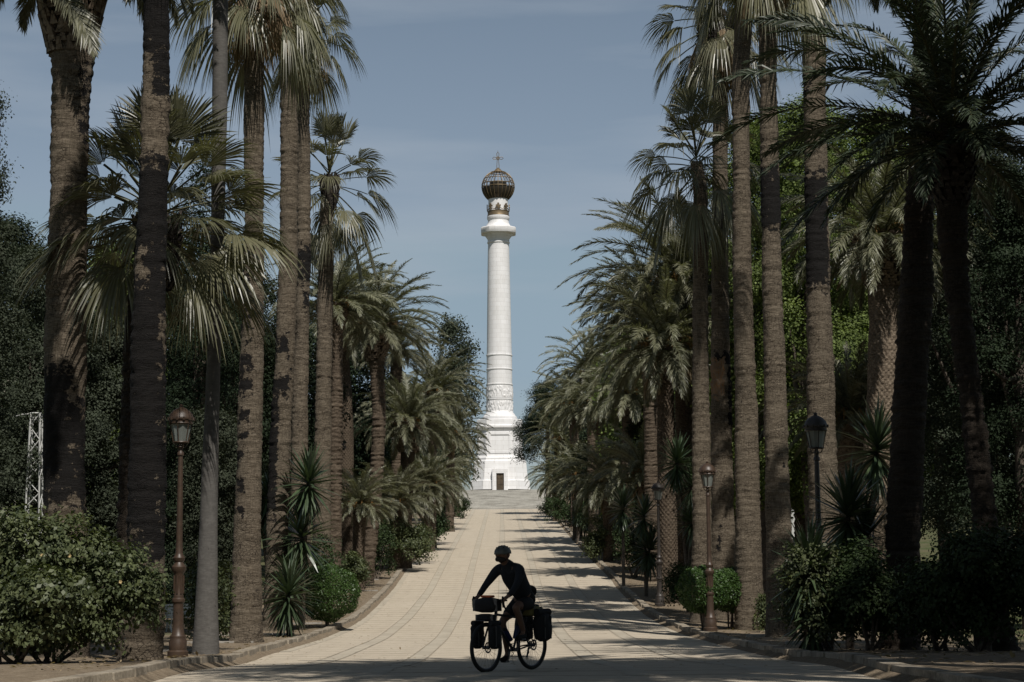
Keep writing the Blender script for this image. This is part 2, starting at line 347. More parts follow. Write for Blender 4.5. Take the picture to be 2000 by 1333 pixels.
# ------------------------------------------------------------------ ground, road, kerbs, steps
LE = [(896, 994), (860, 1035), (822, 1080), (792, 1110), (759, 1155), (725, 1189), (680, 1223), (631, 1244), (575, 1262), (500, 1283), (412, 1304)]
RE = [(1062, 994), (1092, 1020), (1124, 1058), (1161, 1095), (1199, 1133), (1244, 1182), (1296, 1219), (1375, 1249), (1450, 1268), (1525, 1284), (1637, 1300)]
def edge(lst):
    p = np.array([G(x, y, 0) for x, y in lst]); return p[np.argsort(p[:, 1])]
el, er = edge(LE[1:]), edge(RE[1:])
el = np.vstack([[-4.6, 23, 0], el, [-5.45, 236, 0]]); er = np.vstack([[4.75, 23, 0], er, [5.6, 236, 0]])
gyr = np.arange(-40, YEND+.01, .5)
def smooth_edge(e, far_near):
    Yk = np.concatenate([[-40, 8], e[:, 1], [YEND]]); Xk = np.concatenate([[far_near, far_near*.7], e[:, 0], [e[-1, 0]]])
    v = np.interp(gyr, Yk, Xk); kk = np.exp(-np.linspace(-2, 2, 13)**2); kk /= kk.sum()
    return np.convolve(np.pad(v, 6, mode='edge'), kk, 'valid')
XL, XR = smooth_edge(el, -9.5), smooth_edge(er, 9.0)
def xl(Y): return np.interp(Y, gyr, XL)
def xr(Y): return np.interp(Y, gyr, XR)
# road sheet
nx = 24; rows = []
for i, Y in enumerate(gyr):
    rows.append(np.stack([np.linspace(XL[i], XR[i], nx), np.full(nx, Y), np.full(nx, gz(Y))], 1))
V = np.concatenate(rows); nr = len(gyr)
def gridf(nr_, nc): 
    a = np.arange((nr_-1)*nc).reshape(nr_-1, nc)[:, :-1].ravel(); return np.stack([a, a+1, a+nc+1, a+nc], 1)
struct('road', mesh_np('road', V, gridf(nr, nx), M['road'], True))
# paving strips running up the avenue
SP = 1.8
for kx in (-2, -1, 0, 1, 2):
    ys = gyr[gyr > 24]; keep = [(Y, kx*SP) for Y in ys if xl(Y)+.4 < kx*SP < xr(Y)-.4]
    a = np.array(keep); hw = .17 if kx else .20
    jit = .012*np.sin(a[:, 0]*1.3+kx)
    V = np.concatenate([np.stack([a[:, 1]-hw+jit, a[:, 0], gz(a[:, 0])+.004], 1)[:, None], np.stack([a[:, 1]+hw+jit, a[:, 0], gz(a[:, 0])+.004], 1)[:, None]], 1).reshape(-1, 3)
    struct('paving_strip', mesh_np('paving_strip', V, gridf(len(a), 2), M['strip'], True))
# thin dark joints either side of every strip
mj = simple('dark_joint', (.26, .22, .165), .9, 0, .3, 5)
V = []; Fs = []
for kx in (-2, -1, 0, 1, 2):
    for sgn in (-1, 1):
        Ys = gyr[gyr > 30]; Ys = [Y for Y in Ys if xl(Y)+.6 < kx*SP < xr(Y)-.6]; b0 = len(V)
        for Y in Ys:
            x = kx*SP+sgn*.19; V += [(x-.013, Y, gz(Y)+.008), (x+.013, Y, gz(Y)+.008)]
        Fs += [(b0+2*i, b0+2*i+1, b0+2*i+3, b0+2*i+2) for i in range(len(Ys)-1)]
struct('paving_joint', mesh_np('paving_joint', V, Fs, mj))
# ground sheet
offs = np.array([0, .5, 1.2, 2.2, 3.5, 5, 7, 9, 12, 16, 21, 27, 35, 50, 80, 140, 300, 700])
gY = np.concatenate([np.arange(-60, 262, 1.0), np.arange(262, 420, 8), [500, 700, 1000, 1600]])
V = []
rg = np.random.default_rng(5)
for Y in gY:
    yl, yr_ = float(xl(Y)), float(xr(Y))
    Xs = np.concatenate([(yl-.12-offs)[::-1], [yl+.3, 0, yr_-.3], yr_+.12+offs])
    Z = terr(Xs, np.full(len(Xs), Y)); Z += .02*np.sin(Xs*2.1+Y*1.7)*np.sin(Y*.9+Xs)
    n_ = len(offs); Z[n_:n_+3] = terr(np.zeros(3), np.full(3, Y))-.13-.06
    V.append(np.stack([Xs, np.full(len(Xs), Y), Z], 1))
nc = V[0].shape[0]
struct('ground', mesh_np('ground', np.concatenate(V), gridf(len(gY), nc), M['ground'], True))
# kerbs made of separate stones
def kerb(sgn, X_):
    mb = MB(); Y = 12.; r = np.random.default_rng(3+sgn)
    while Y < YEND-1:
        ln = r.uniform(.75, 1.15); Y2 = Y+ln-.02
        a = np.array([float(X_(Y)), Y]); b_ = np.array([float(X_(Y2)), Y2]); d = nrm(b_-a); nn = np.array([d[1], -d[0]])*sgn
        j = r.uniform(-.03, .03); h0 = .18+r.uniform(-.018, .014); wd = .27
        za, zb = float(gz(Y)), float(gz(Y2))
        q = [a-nn*(0-j), b_-nn*(0-j), b_+nn*wd, a+nn*wd]
        vs = [(q[0][0], q[0][1], za-.1), (q[1][0], q[1][1], zb-.1), (q[2][0], q[2][1], zb-.1), (q[3][0], q[3][1], za-.1),
              (q[0][0]+nn[0]*.02, q[0][1]+nn[1]*.02, za+h0), (q[1][0]+nn[0]*.02, q[1][1]+nn[1]*.02, zb+h0), (q[2][0], q[2][1], zb+h0), (q[3][0], q[3][1], za+h0)]
        mb.add(vs, [(0, 1, 2, 3)[::-1], (4, 5, 6, 7), (0, 1, 5, 4), (1, 2, 6, 5), (2, 3, 7, 6), (3, 0, 4, 7)]); Y += ln+(.12 if r.random() < .12 else 0)
    return mb.mesh('kerb', M['kerb'], bevel=.012)
struct('kerb', kerb(-1, xl)); struct('kerb', kerb(1, xr))
# flat gutter in front of the left kerb
Ys = gyr[(gyr > 44)]
V = np.stack([np.stack([xl(Ys)+.02, Ys, gz(Ys)+.005], 1), np.stack([xl(Ys)+.42, Ys, gz(Ys)+.005], 1)], 1).reshape(-1, 3)
struct('gutter', mesh_np('gutter', V, gridf(len(Ys), 2), M['strip']))
Ys = gyr[(gyr > 44)]
V = np.stack([np.stack([xr(Ys)-.36, Ys, gz(Ys)+.005], 1), np.stack([xr(Ys)-.02, Ys, gz(Ys)+.005], 1)], 1).reshape(-1, 3)
struct('gutter', mesh_np('gutter', V, gridf(len(Ys), 2), M['strip']))
# stone sills crossing the planting beds
mb = MB()
for Y in (41, 47.5, 55, 63, 71.5, 80, 89, 98, 108, 119, 131, 144, 158, 173):
    for sgn, X_ in ((-1, xl), (1, xr)):
        x0 = float(X_(Y))+sgn*.30; z = float(gz(Y))+.14
        mb.box((x0+sgn*1.6, Y+(0 if sgn < 0 else 2.1), z), (1.0+.5*math.sin(Y*3.3)**2, .09, .04))
struct('stone_sill', mb.mesh('stone_sill', simple('pale_stone', (.24, .22, .19), .8, 0, .2, 6), bevel=.01))
# steps up to the monument platform
mb = MB(); NS = 16; run = (YPL-YEND)/NS; rise = (ZPL-ZEND)/NS
for i in range(NS):
    y0 = YEND+i*run; wv = 8.2
    mb.box((0, (y0+YPL+24)/2, ZEND+(i+.5)*rise-.002), (wv-.01*i, (YPL+24-y0)/2, rise/2-.002))
    mb.box((0, y0+.14, ZEND+(i+1)*rise), (wv+.02-.01*i, .17, .03))
struct('steps', mb.mesh('steps', M['step']))

# ------------------------------------------------------------------ monument
c0 = P(977, 958, 14.3); MX, MY = float(c0[0]), float(c0[1])
def zpy(py):
    lo, hi = ZPL-5, ZPL+80
    for _ in range(50):
        md = (lo+hi)/2
        if proj((MX, MY, md))[1] > py: lo = md
        else: hi = md
    return (lo+hi)/2-ZPL
def rm(px, py): return px/proj((MX, MY, ZPL+zpy(py)))[2]
mon = thing('monument_column', 'tall white stone column on a stepped pedestal with a bronze globe and cross', 'monument', (MX, MY, ZPL))
def oct_ring(h, ch, z):          # square of half width h with corners cut by ch
    return [(-h+ch, -h, z), (h-ch, -h, z), (h, -h+ch, z), (h, h-ch, z), (h-ch, h, z), (-h+ch, h, z), (-h, h-ch, z), (-h, -h+ch, z)]
def octo(mb, levels):            # levels: (half width px, py, chamfer fraction)
    V = []
    for h, py, cf in levels:
        H = rm(h, py); V += oct_ring(H, H*2*cf, zpy(py))
    n = len(levels)
    Fs = [(i*8+j, i*8+(j+1) % 8, (i+1)*8+(j+1) % 8, (i+1)*8+j) for i in range(n-1) for j in range(8)]
    return mb.add(V, Fs+[tuple(range(8))[::-1], tuple(range((n-1)*8, n*8))])
CF = .215
mb = MB()
octo(mb, [(58, 958.5, CF), (57, 941, CF), (54, 940, CF), (50.5, 903, CF), (47.5, 901, CF), (47.5, 897, CF), (44, 893, CF), (43.5, 890, CF), (42.5, 843, CF), (44.5, 842.5, CF), (45, 839.5, CF), (47.5, 838.5, CF), (47.5, 834.5, CF), (44.5, 833.5, CF), (44, 822.5, CF), (38, 821, CF)])
link('pedestal', mb.mesh('pedestal', M['marble'], bevel=.03), mon)
# raised frames round the pedestal panels (four main faces + chamfers)
mb = MB(); zt, zb_ = zpy(850), zpy(886); Hh = rm(43.3, 868); wf = Hh*(1-2*CF)
def frame_on(mb, cx, cy, yaw, hw, z0, z1, tk=.16, dp=.07):
    Mx = Matrix.Rotation(yaw, 3, 'Z')
    for (u, z, hu, hz) in ((0, z0, hw+tk, tk), (0, z1, hw+tk, tk), (-hw, (z0+z1)/2, tk, (z1-z0)/2-tk), (hw, (z0+z1)/2, tk, (z1-z0)/2-tk)):
        v = Mx @ Vector((u, 0, 0)); mb.box((cx+v[0], cy+v[1], z), (hu, dp, hz), Mx)
for kq in range(4):
    a = kq*math.pi/2; nx_, ny_ = math.sin(a), -math.cos(a)
    frame_on(mb, nx_*Hh, ny_*Hh, a, wf*.80, zb_, zt)
    a2 = a+math.pi/4; dd = Hh*math.sqrt(2)*(1-CF); wch = Hh*2*CF*math.sqrt(2)/2
    frame_on(mb, math.sin(a2)*dd, -math.cos(a2)*dd, a2, wch*.72, zb_, zt)
link('panel_frame', mb.mesh('panel_frame', M['marble']), mon)
# doorway: projecting block with reveal and door
mb = MB(); hb = rm(54, 930); ds = rm(1, 940); zd = zpy(928); zf = zpy(919); y_out = -rm(58, 950)-.42
for sx in (-1, 1): mb.box((sx*ds*11.2, (y_out-hb*.8)/2, zf/2), (ds*3.9, (-y_out-hb*.8)/2, zf/2-.003))
mb.box((0, (y_out-hb*.8)/2, (zd+zf)/2), (ds*7.3, (-y_out-hb*.8)/2, (zf-zd)/2))
link('door_surround', mb.mesh('door_surround', M['marble'], bevel=.02), mon)
dmat = simple('weathered_bronze_door', (.075, .055, .035), .6, .3, .4, 3)
mb = MB(); mb.box((0, y_out+.28, zd/2), (ds*7.2, .05, zd/2-.01))
for sx in (-1, 1):
    for kz in range(3): mb.box((sx*ds*3.5, y_out+.21, zd*(.18+.31*kz)), (ds*2.4, .03, zd*.11))
dr = link('door', mb.mesh('door', dmat), mon)
# shaft
def prof(lst): return [(rm(r, py), zpy(py)) for r, py in lst]
mb = MB()
mb.lathe(prof([(33, 822.2), (34, 818), (33.5, 815), (30.5, 812.5), (29.5, 810), (27.2, 808), (26, 804)]), 64)
link('column_base', mb.mesh('column_base', M['marble'], True), mon)
mb = MB()
sh = [(25.6, 804), (25.6, 782.6), (26.4, 782), (26.4, 780), (25.3, 779.4), (25.3, 753.6), (26.2, 753), (26.2, 751), (24.9, 750.4), (24.9, 724), (25.9, 723.4), (25.9, 721.6), (24.8, 721), (24.8, 696.4), (25.8, 696), (25.8, 694), (24.6, 693.4)]
for py in range(680, 480, -20): sh.append((20.6+(24.3-20.6)*((py-478)/(693-478))**.85, py))
sh += [(20.6, 478), (20.6, 477)]
mb.lathe(prof(sh), 72); link('shaft', mb.mesh('shaft', M['marble'], True), mon)
# carved relief bands: rows of small bosses and figures
rr = np.random.default_rng(8)
for (pa, pb) in ((755, 779), (784, 808)):
    V = []; na, nz_ = 220, 26; z0, z1 = zpy(pb), zpy(pa); R0 = rm(25.7, (pa+pb)/2)
    amp = np.zeros((nz_, na)); A, Zg = np.meshgrid(np.linspace(0, 2*math.pi, na, endpoint=False), np.linspace(0, 1, nz_))
    for _ in range(150):
        a0, zc = rr.uniform(0, 2*math.pi), rr.uniform(.08, .92); ra, rz = rr.uniform(.02, .08), rr.uniform(.06, .25); sk = rr.uniform(-.15, .15)
        da = (A-a0-sk*(Zg-zc)+math.pi) % (2*math.pi)-math.pi
        amp = np.maximum(amp, np.clip(1-(da/ra)**2-((Zg-zc)/rz)**2, 0, 1)**.5*rr.uniform(.04, .10))
    edge_f = np.clip(np.minimum(Zg, 1-Zg)*12, 0, 1)
    Rr = R0+amp*edge_f+.01
    V = np.stack([Rr*np.cos(A), Rr*np.sin(A), z0+(z1-z0)*Zg], -1).reshape(-1, 3)
    i0 = np.arange((nz_-1)*na).reshape(nz_-1, na); i1 = np.roll(i0, -1, 1)
    Fq = np.stack([i0, i1, i1+na, i0+na], -1).reshape(-1, 4)
    link('relief_band', mesh_np('relief_band', V, Fq, M['marble'], True), mon)
mb = MB(); mb.lathe(prof([(20.6, 477), (22, 476), (22, 473.5), (20.8, 472.5), (21.5, 468), (25.5, 462.5), (28.5, 459.5), (29, 458.2)]), 64)
octo(mb, [(33, 458.2, .24), (33.8, 457, .24), (33.8, 448, .24), (31, 446, .24)])
link('capital', mb.mesh('capital', M['marble'], True), mon)
mb = MB(); mb.lathe(prof([(27, 446), (25, 443.5), (22.5, 440), (20.5, 436), (20, 432), (21, 430.5), (22, 428), (22, 424.5), (20.6, 423)]), 64)
mb.lathe(prof([(19.4, 423.1), (19.2, 388)]), 48)
link('pinnacle', mb.mesh('pinnacle', M['marble'], True), mon)
# crown
mb = MB(); mb.lathe(prof([(20.4, 423), (21.6, 422.5), (20.8, 420), (20.9, 415), (21.8, 414), (20.6, 413.4)]), 48)
zc, s1 = zpy(411), rm(1, 411)
for kq in range(8):
    a = kq*math.pi/4+.0; ca, sa = math.sin(a), -math.cos(a); R1 = s1*21.6
    def ft(u, v, d=0): return (ca*(R1+d)+math.cos(a)*u, sa*(R1+d)+math.sin(a)*u, zpy(413)+v)
    mb.tube([ft(0, 0), ft(0, s1*5)], s1*.9, 6)
    for (u, v, r_) in ((0, s1*11, 2.2), (0, s1*7.5, 2.0), (-s1*3.4, s1*7.6, 1.9), (s1*3.4, s1*7.6, 1.9), (0, s1*4.6, 1.5)):
        mb.tube([ft(u, v, -s1*.9), ft(u, v, s1*.9)], s1*r_, 8)
    pts = [((math.sin(a+t_)*R1), -math.cos(a+t_)*R1, zpy(413)+s1*(1+3*abs(math.cos(t_*4)))) for t_ in np.linspace(0, math.pi/4, 9)]
    mb.tube(pts, s1*.6, 6)
link('crown_ornament', mb.mesh('crown_ornament', M['bronze'], True), mon)
# globe cage
gc = zpy(365.5); GR = rm(32, 365); mb = MB(); lowb = MB()
for kq in range(24):
    a = 2*math.pi*kq/24; pts = []
    for th in np.linspace(R_(-52), R_(80), 19):
        pts.append((GR*math.cos(th)*math.cos(a), GR*math.cos(th)*math.sin(a), gc+GR*math.sin(th)))
    mb.tube(pts, .045, 6)
for th in (-3, 9, 28, 62):
    mb.ring(GR*math.cos(R_(th)), .06, (0, 0, gc+GR*math.sin(R_(th))), 48, 6)
mb.lathe([(GR*.30, gc+GR*.93), (GR*.24, gc+GR*1.0), (GR*.11, gc+GR*1.14), (.06, zpy(328))], 24)
gl = link('globe_cage', mb.mesh('globe_cage', M['bronze'], True), mon)
mb = MB(); mb.lathe([(GR*.985*math.cos(R_(th)), gc+GR*.985*math.sin(R_(th))) for th in range(-53, -4, 6)], 40)
mb.lathe([(GR*.50, gc-.2), (GR*.50, gc+GR*.28), (GR*.42, gc+GR*.32)], 24)
link('globe_bowl', mb.mesh('globe_bowl', M['dark_bronze'], True), gl)
zc0, zc1, za = zpy(330), zpy(298), zpy(309.5); mb = MB(); hwc = rm(10.5, 309)
def outline(p0, p1, wv):
    p0, p1 = np.array(p0), np.array(p1); d = nrm(p1-p0); n_ = np.array([-d[2], 0, d[0]])*wv
    q = [p0+n_*.5, p1-d*wv+n_, p1+d*.0, p1-d*wv-n_, p0-n_*.5]; mb.tube(q, .045, 6)
cc = np.array([0, 0, za])
for e in ((0, 0, zc0), (0, 0, zc1), (-hwc, 0, za), (hwc, 0, za)): outline(cc, e, .17)
mb.tube([(0, 0, zc1-.1), (0, 0, zc1+.25)], .03, 6); mb.ring(.2, .05, (0, 0, za), 16, 6, 'y')
link('cross', mb.mesh('cross', M['bronze'], True), mon)
# ------------------------------------------------------------------ palm builders
def trunk_mesh(pts, rad, style, mat, seed, burns_shade=(), scars=(), n=36):
    """pts: world-local centre points bottom to top, rad: radii."""
    r = np.random.default_rng(seed)
    q = dens([(*p, a) for p, a in zip(pts, rad)], 12)
    seg = np.r_[0, np.cumsum(np.linalg.norm(np.diff(q[:, :3], axis=0), axis=1))]
    step = {'ring': .045, 'smooth': .12, 'diamond': .03, 'rough': .04}[style]
    if style == 'diamond': n = 78
    L_ = np.arange(0, seg[-1], step); C = np.stack([np.interp(L_, seg, q[:, i]) for i in range(4)], 1)
    th = np.linspace(0, 2*math.pi, n, endpoint=False); LL, TT = np.meshgrid(L_, th, indexing='ij')
    Rr = C[:, 3][:, None]*np.ones_like(TT)
    ph = r.uniform(0, 6, 8)
    lump = .025*np.sin(TT*2+LL*1.1+ph[0])+.02*np.sin(TT*3-LL*1.9+ph[1])+.018*np.sin(LL*3.1+ph[2])+.012*np.sin(TT*5+LL*5.3+ph[3])
    Rr = Rr*(1+lump*(.6 if style == 'smooth' else 1))
    if style in ('ring', 'rough'):
        rn = r.normal(0, 1, len(L_)); rn2 = np.convolve(rn, [.25, .5, .25], 'same')
        a = .012 if style == 'ring' else .022
        Rr += a*rn2[:, None]*(1+.5*np.sin(TT*4+LL*2+ph[4]))+r.normal(0, a*.45, Rr.shape)
        saw = (LL/.19+.12*np.sin(TT*3+LL)) % 1; Rr += (saw-.5)*(.012 if style == 'ring' else .025)
    if style == 'diamond':
        nn = max(6, int(round(2*math.pi*C[:, 3].mean()/.17)))
        a_ = nn*TT/(2*math.pi)+LL/.21; b_ = nn*TT/(2*math.pi)-LL/.21
        da, db = np.abs(a_ % 1-.5)*2, np.abs(b_ % 1-.5)*2; boss = np.clip((1-np.maximum(da, db))*2.2, 0, 1)
        Rr += boss*.045+r.normal(0, .004, Rr.shape)-.02
    V = np.stack([C[:, 0][:, None]+Rr*np.cos(TT), C[:, 1][:, None]+Rr*np.sin(TT), C[:, 2][:, None]+0*TT], -1)
    m_ = len(L_); i0 = np.arange((m_-1)*n).reshape(m_-1, n); i1 = np.roll(i0, -1, 1)
    Fq = np.stack([i0, i1, i1+n, i0+n], -1).reshape(-1, 4)
    off = np.cos(TT)*np.ones_like(LL)       # -1 left .. 1 right as seen from the avenue
    def field(lst):
        B = np.zeros_like(TT)
        for z0, z1, x0, x1, st_ in lst:
            dz = np.minimum(V[..., 2]-z0, z1-V[..., 2])/max(.12, min(.8, (z1-z0)*.7)); dx = np.minimum(off-x0, x1-off)/max(.2, min(.5, (x1-x0)*.4))
            B = np.maximum(B, st_*np.clip(np.minimum(dz, dx)+.5, 0, 1))
        return B.ravel()
    return mesh_np('trunk', V.reshape(-1, 3), Fq, mat, True, vattr={'burn_shade': field(burns_shade), 'scar': field(scars)})

def strip_quads(Pc, W):          # Pc (k,m,3) centrelines, W (k,m,3) half width vectors -> quads
    a, b_ = Pc-W, Pc+W
    return np.stack([a[:, :-1], b_[:, :-1], b_[:, 1:], a[:, 1:]], 2).reshape(-1, 4, 3)
def fan_leaf(r, base, az, el_, Lp, Rb, droop, nseg=38, dead=False):
    d = np.array([math.cos(az)*math.cos(el_), math.sin(az)*math.cos(el_), math.sin(el_)])
    side = np.array([-math.sin(az), math.cos(az), 0.]); tw = r.normal(0, .35); up = np.cross(d, side)*-1
    up = up if up[2] >= 0 or el_ < -1.2 else -up
    side = nrm(side*math.cos(tw)+up*math.sin(tw)); up = np.cross(side, d); up = -up if (up[2] < 0) != (el_ < -1.3) else up
    tt = np.linspace(0, 1, 6)[:, None]; dr_ = droop*.24*Lp
    pet = base+d*Lp*tt+np.array([0, 0, -1.])*dr_*tt**2; hub = pet[-1]
    dd = nrm(pet[-1]-pet[-2]); side = nrm(side-dd*(side@dd)); up = np.cross(side, dd); up = up if up[2] > 0 else -up
    wv = side*.028; Q1 = strip_quads(pet[None], np.broadcast_to(wv, (1, 6, 3)))
    Q1b = strip_quads(pet[None], np.broadcast_to(up*.018, (1, 6, 3)))
    span = R_(r.uniform(58, 88)) if not dead else R_(r.uniform(38, 60)); ph = np.linspace(-span, span, nseg)+r.normal(0, .012, nseg)
    ln = Rb*(.74+.30*np.cos(ph*1.1))*r.uniform(.86, 1.08, nseg)
    fold = .30*(1-np.cos(ph))+.0
    dirs = np.cos(ph)[:, None]*dd+np.sin(ph)[:, None]*side+up*(.10+.25*np.abs(np.sin(ph)))[:, None]*(1 if not dead else -.2)
    dirs = nrm(dirs); t = np.array([.04, .3, .56, .78, 1.0])
    g = np.array([0, 0, -1.]); drp = (droop*.62*r.uniform(.75, 1.25, nseg)*(1+.35*np.abs(np.sin(ph))))[:, None, None]
    curve = np.clip(t-.22, 0, 1)**1.5*1.6
    Pc = hub+dirs[:, None]*(ln[:, None]*t)[..., None]*(1-.18*curve[None, :, None])+g*drp*(ln[:, None]*curve)[..., None]
    dphi = 2*span/nseg; wl = np.array([.04, .3, .50, .26, .02])*dphi*.58
    tang = nrm(-np.sin(ph)[:, None]*dd+np.cos(ph)[:, None]*side)
    alt = np.where(np.arange(nseg) % 2, 1, -1)[:, None]*.5+r.normal(0, .12, (nseg, 1))
    wd = nrm(tang+up*alt)[:, None]*(ln[:, None]*wl)[..., None]
    Q2 = strip_quads(Pc, wd)
    return np.concatenate([Q2]), np.concatenate([Q1, Q1b])
def date_frond(r, base, az, e0, Lf, bend, nl=70, wl=.022, ll=.46, roll=0., lift=.2):
    k_ = 26; t = np.linspace(0, 1, k_); e = e0-bend*t**1.25
    azt = az+r.normal(0, .12)*t
    st = np.stack([np.cos(azt)*np.cos(e), np.sin(azt)*np.cos(e), np.sin(e)], 1)
    ra = base+np.concatenate([[np.zeros(3)], np.cumsum(st[:-1]*Lf/(k_-1), 0)])
    side0 = np.stack([-np.sin(azt), np.cos(azt), 0*azt], 1); up0 = np.cross(st, side0); up0 *= np.where(up0[:, 2:3] < 0, -1, 1)
    rl = roll*t; side = side0*np.cos(rl)[:, None]+up0*np.sin(rl)[:, None]; up = np.cross(side, st); up *= np.sign((up*up0).sum(1))[:, None]
    Q = [strip_quads(ra[None], (side*(.034*(1-t)**.7+.005)[:, None])[None]), strip_quads(ra[None], (up*(.022*(1-t)+.004)[:, None])[None])]
    Lq = []
    for sg in (-1, 1):
        tl = np.clip(np.linspace(.10, .995, nl)+r.normal(0, .004, nl), .08, 1); 
        B = np.stack([np.interp(tl, t, ra[:, i]) for i in range(3)], 1); T = nrm(np.stack([np.interp(tl, t, st[:, i]) for i in range(3)], 1))
        S = nrm(np.stack([np.interp(tl, t, side[:, i]) for i in range(3)], 1))*sg; U = nrm(np.stack([np.interp(tl, t, up[:, i]) for i in range(3)], 1))
        ang_ = R_(56)-R_(36)*tl+r.normal(0, .10, nl); l_ = ll*np.clip(.30+tl*3.2, 0, 1)*np.clip((1.06-tl)*3.2, .32, 1)*r.uniform(.68, 1.15, nl)
        D = nrm(T*np.cos(ang_)[:, None]+S*np.sin(ang_)[:, None]+U*(lift*r.uniform(-.2, 2.2, nl))[:, None])
        W = nrm(np.cross(D, U)+U*r.normal(0, .55, nl)[:, None])*wl
        dz = np.array([0, 0, -1.])*(l_*.22*r.uniform(.4, 1.3, nl))[:, None]
        Pc = np.stack([B, B+D*(l_*.45)[:, None], B+D*(l_*.97)[:, None]+dz], 1)
        Wc = W[:, None]*np.array([.55, 1, .06])[None, :, None]
        Lq.append(strip_quads(Pc, Wc))
    return np.concatenate(Lq), np.concatenate(Q)
def date_crown(seed, n=70, Lf=3.3, nl=64, wl=.02, emin=-38, mat='date', bd=58, ll=.15):
    r = np.random.default_rng(seed); A = []; B = []; ra = []
    for i in range(n):
        f = (i+.5)/n; az = i*2.39996+r.normal(0, .12); e0 = R_(86)-(R_(86)-R_(emin))*f**.85+r.normal(0, .06)
        L_ = Lf*(.78+.35*math.sin(math.pi*min(f+.15, 1)))*r.uniform(.9, 1.08)
        bs = np.array([math.cos(az), math.sin(az), 0])*.16+np.array([0, 0, .25-.5*f])
        q, s_ = date_frond(r, bs, az, e0, L_, R_(bd+26*math.sin(math.pi*f))+r.normal(0, .12), nl, wl, ll*Lf, r.normal(0, .5))
        A.append(q); B.append(s_); ra += [r.random()*.4]*len(q)
    rnd = np.clip(np.array(ra)+np.random.default_rng(2).random(len(ra))*.6, 0, 1)
    return soup('crown', np.concatenate(A), M[mat], rnd), soup('frond_stalks', np.concatenate(B), M['petiole'])
def fan_crown(seed, n=26, Lp=1.1, Rb=1.15, nseg=42, emax=80, emin=-35, mat='fan', az_list=None, droop=1.0):
    r = np.random.default_rng(seed); A = []; B = []; ra = []
    for i in range(n):
        f = (i+.5)/n; az = i*2.39996+r.normal(0, .15); e0 = R_(emax)-(R_(emax-emin))*f**.9+r.normal(0, .1)
        q, s_ = fan_leaf(r, np.array([0, 0, .3-1.15*f]), az, e0, Lp*r.uniform(.85, 1.15), Rb*r.uniform(.88, 1.12), droop*(.10+1.05*f**1.2+r.uniform(-.08, .25)), nseg)
        A.append(q); B.append(s_); ra += [r.random()*.5+.25*f]*len(q)
    rnd = np.clip(np.array(ra)+np.random.default_rng(3).random(len(ra))*.4, 0, 1)
    return soup('crown', np.concatenate(A), M[mat], rnd), soup('frond_stalks', np.concatenate(B), M['petiole'])
def dead_skirt(seed, n=22, h=1.6, Rb=.95, spread=55):
    r = np.random.default_rng(seed); A = []
    for i in range(n):
        az = i*2.39996+r.normal(0, .2); f = (i+.5)/n
        q, s_ = fan_leaf(r, np.array([0, 0, .1-h*.35*f]), az, R_(-22-spread*f)+r.normal(0, .12), .75*r.uniform(.8, 1.2), Rb*r.uniform(.8, 1.1), 1.1, 24, True)
        A += [q, s_]
    return soup('dead_fronds', np.concatenate(A), M['dead'])
def boots_mesh(seed, r0, r1, h, rows=9, per=11, mat='boots', ln=.16):
    """old leaf bases: overlapping wedges round the trunk top"""
    r = np.random.default_rng(seed); Q = []
    for i in range(rows):
        f = i/(rows-1); R0 = r0+(r1-r0)*math.sin(f*math.pi*.62)
        for j in range(per):
            if r.random() < .08: continue
            a = 2*math.pi*(j+.5*(i % 2))/per+r.normal(0, .06); ca, sa = math.cos(a), math.sin(a); o = np.array([ca, sa, 0]); s_ = np.array([-sa, ca, 0])
            z = h*f-h*.5; w_ = 2*math.pi*R0/per*.52; l_ = ln*r.uniform(.7, 1.3); ou = r.uniform(.03, .10)*ln/.16
            b0 = o*R0*.93+np.array([0, 0, z]); tp = o*(R0+ou)+np.array([0, 0, z+l_]); th_ = o*.03
            w2 = r.uniform(.15, .5); tp = tp+s_*r.normal(0, w_*.35)
            Q.append([b0-s_*w_+th_, b0+s_*w_+th_, tp+s_*w_*w2, tp-s_*w_*w2])
            Q.append([b0-s_*w_+th_, tp-s_*w_*w2, tp-s_*w_*w2*.8-th_*1.6, b0-s_*w_*.8-th_]); Q.append([b0+s_*w_+th_, b0+s_*w_*.8-th_, tp+s_*w_*w2*.8-th_*1.6, tp+s_*w_*w2])
            Q.append([tp-s_*w_*w2, tp+s_*w_*w2, tp+s_*w_*w2*.8-th_*1.6, tp-s_*w_*w2*.8-th_*1.6])
    return soup('leaf_bases', np.array(Q), M[mat])
DC = [date_crown(11, 88, 4.0, 100, .0145, -8, ll=.135, bd=54), date_crown(12, 88, 3.8, 94, .0155, -20, ll=.145, bd=58), date_crown(13, 74, 3.6, 88, .0165, -12, ll=.14, bd=50)]
DCF = [date_crown(21, 76, 3.9, 70, .022, -24, ll=.145, bd=56), date_crown(22, 72, 3.9, 66, .023, -20, ll=.145, bd=52)]
DN = [date_crown(14, 84, 3.8, 140, .014, -25, ll=.14)]
def hanging(seed, n, Lf, mat, lo=-12, hi=-62):
    r = np.random.default_rng(seed); A = []
    for i in range(n):
        az = i*2.39996+r.normal(0, .4); q, s_ = date_frond(r, np.array([0, 0, -.3]), az, R_(lo+(hi-lo)*r.random()), Lf*r.uniform(.6, 1), R_(40), 60, .02, .36, r.normal(0, .6), .1); A += [q, s_]
    return soup('dead_fronds', np.concatenate(A), M[mat])
HD = [hanging(61, 6, 2.6, 'dead'), hanging(62, 8, 2.3, 'dead')]
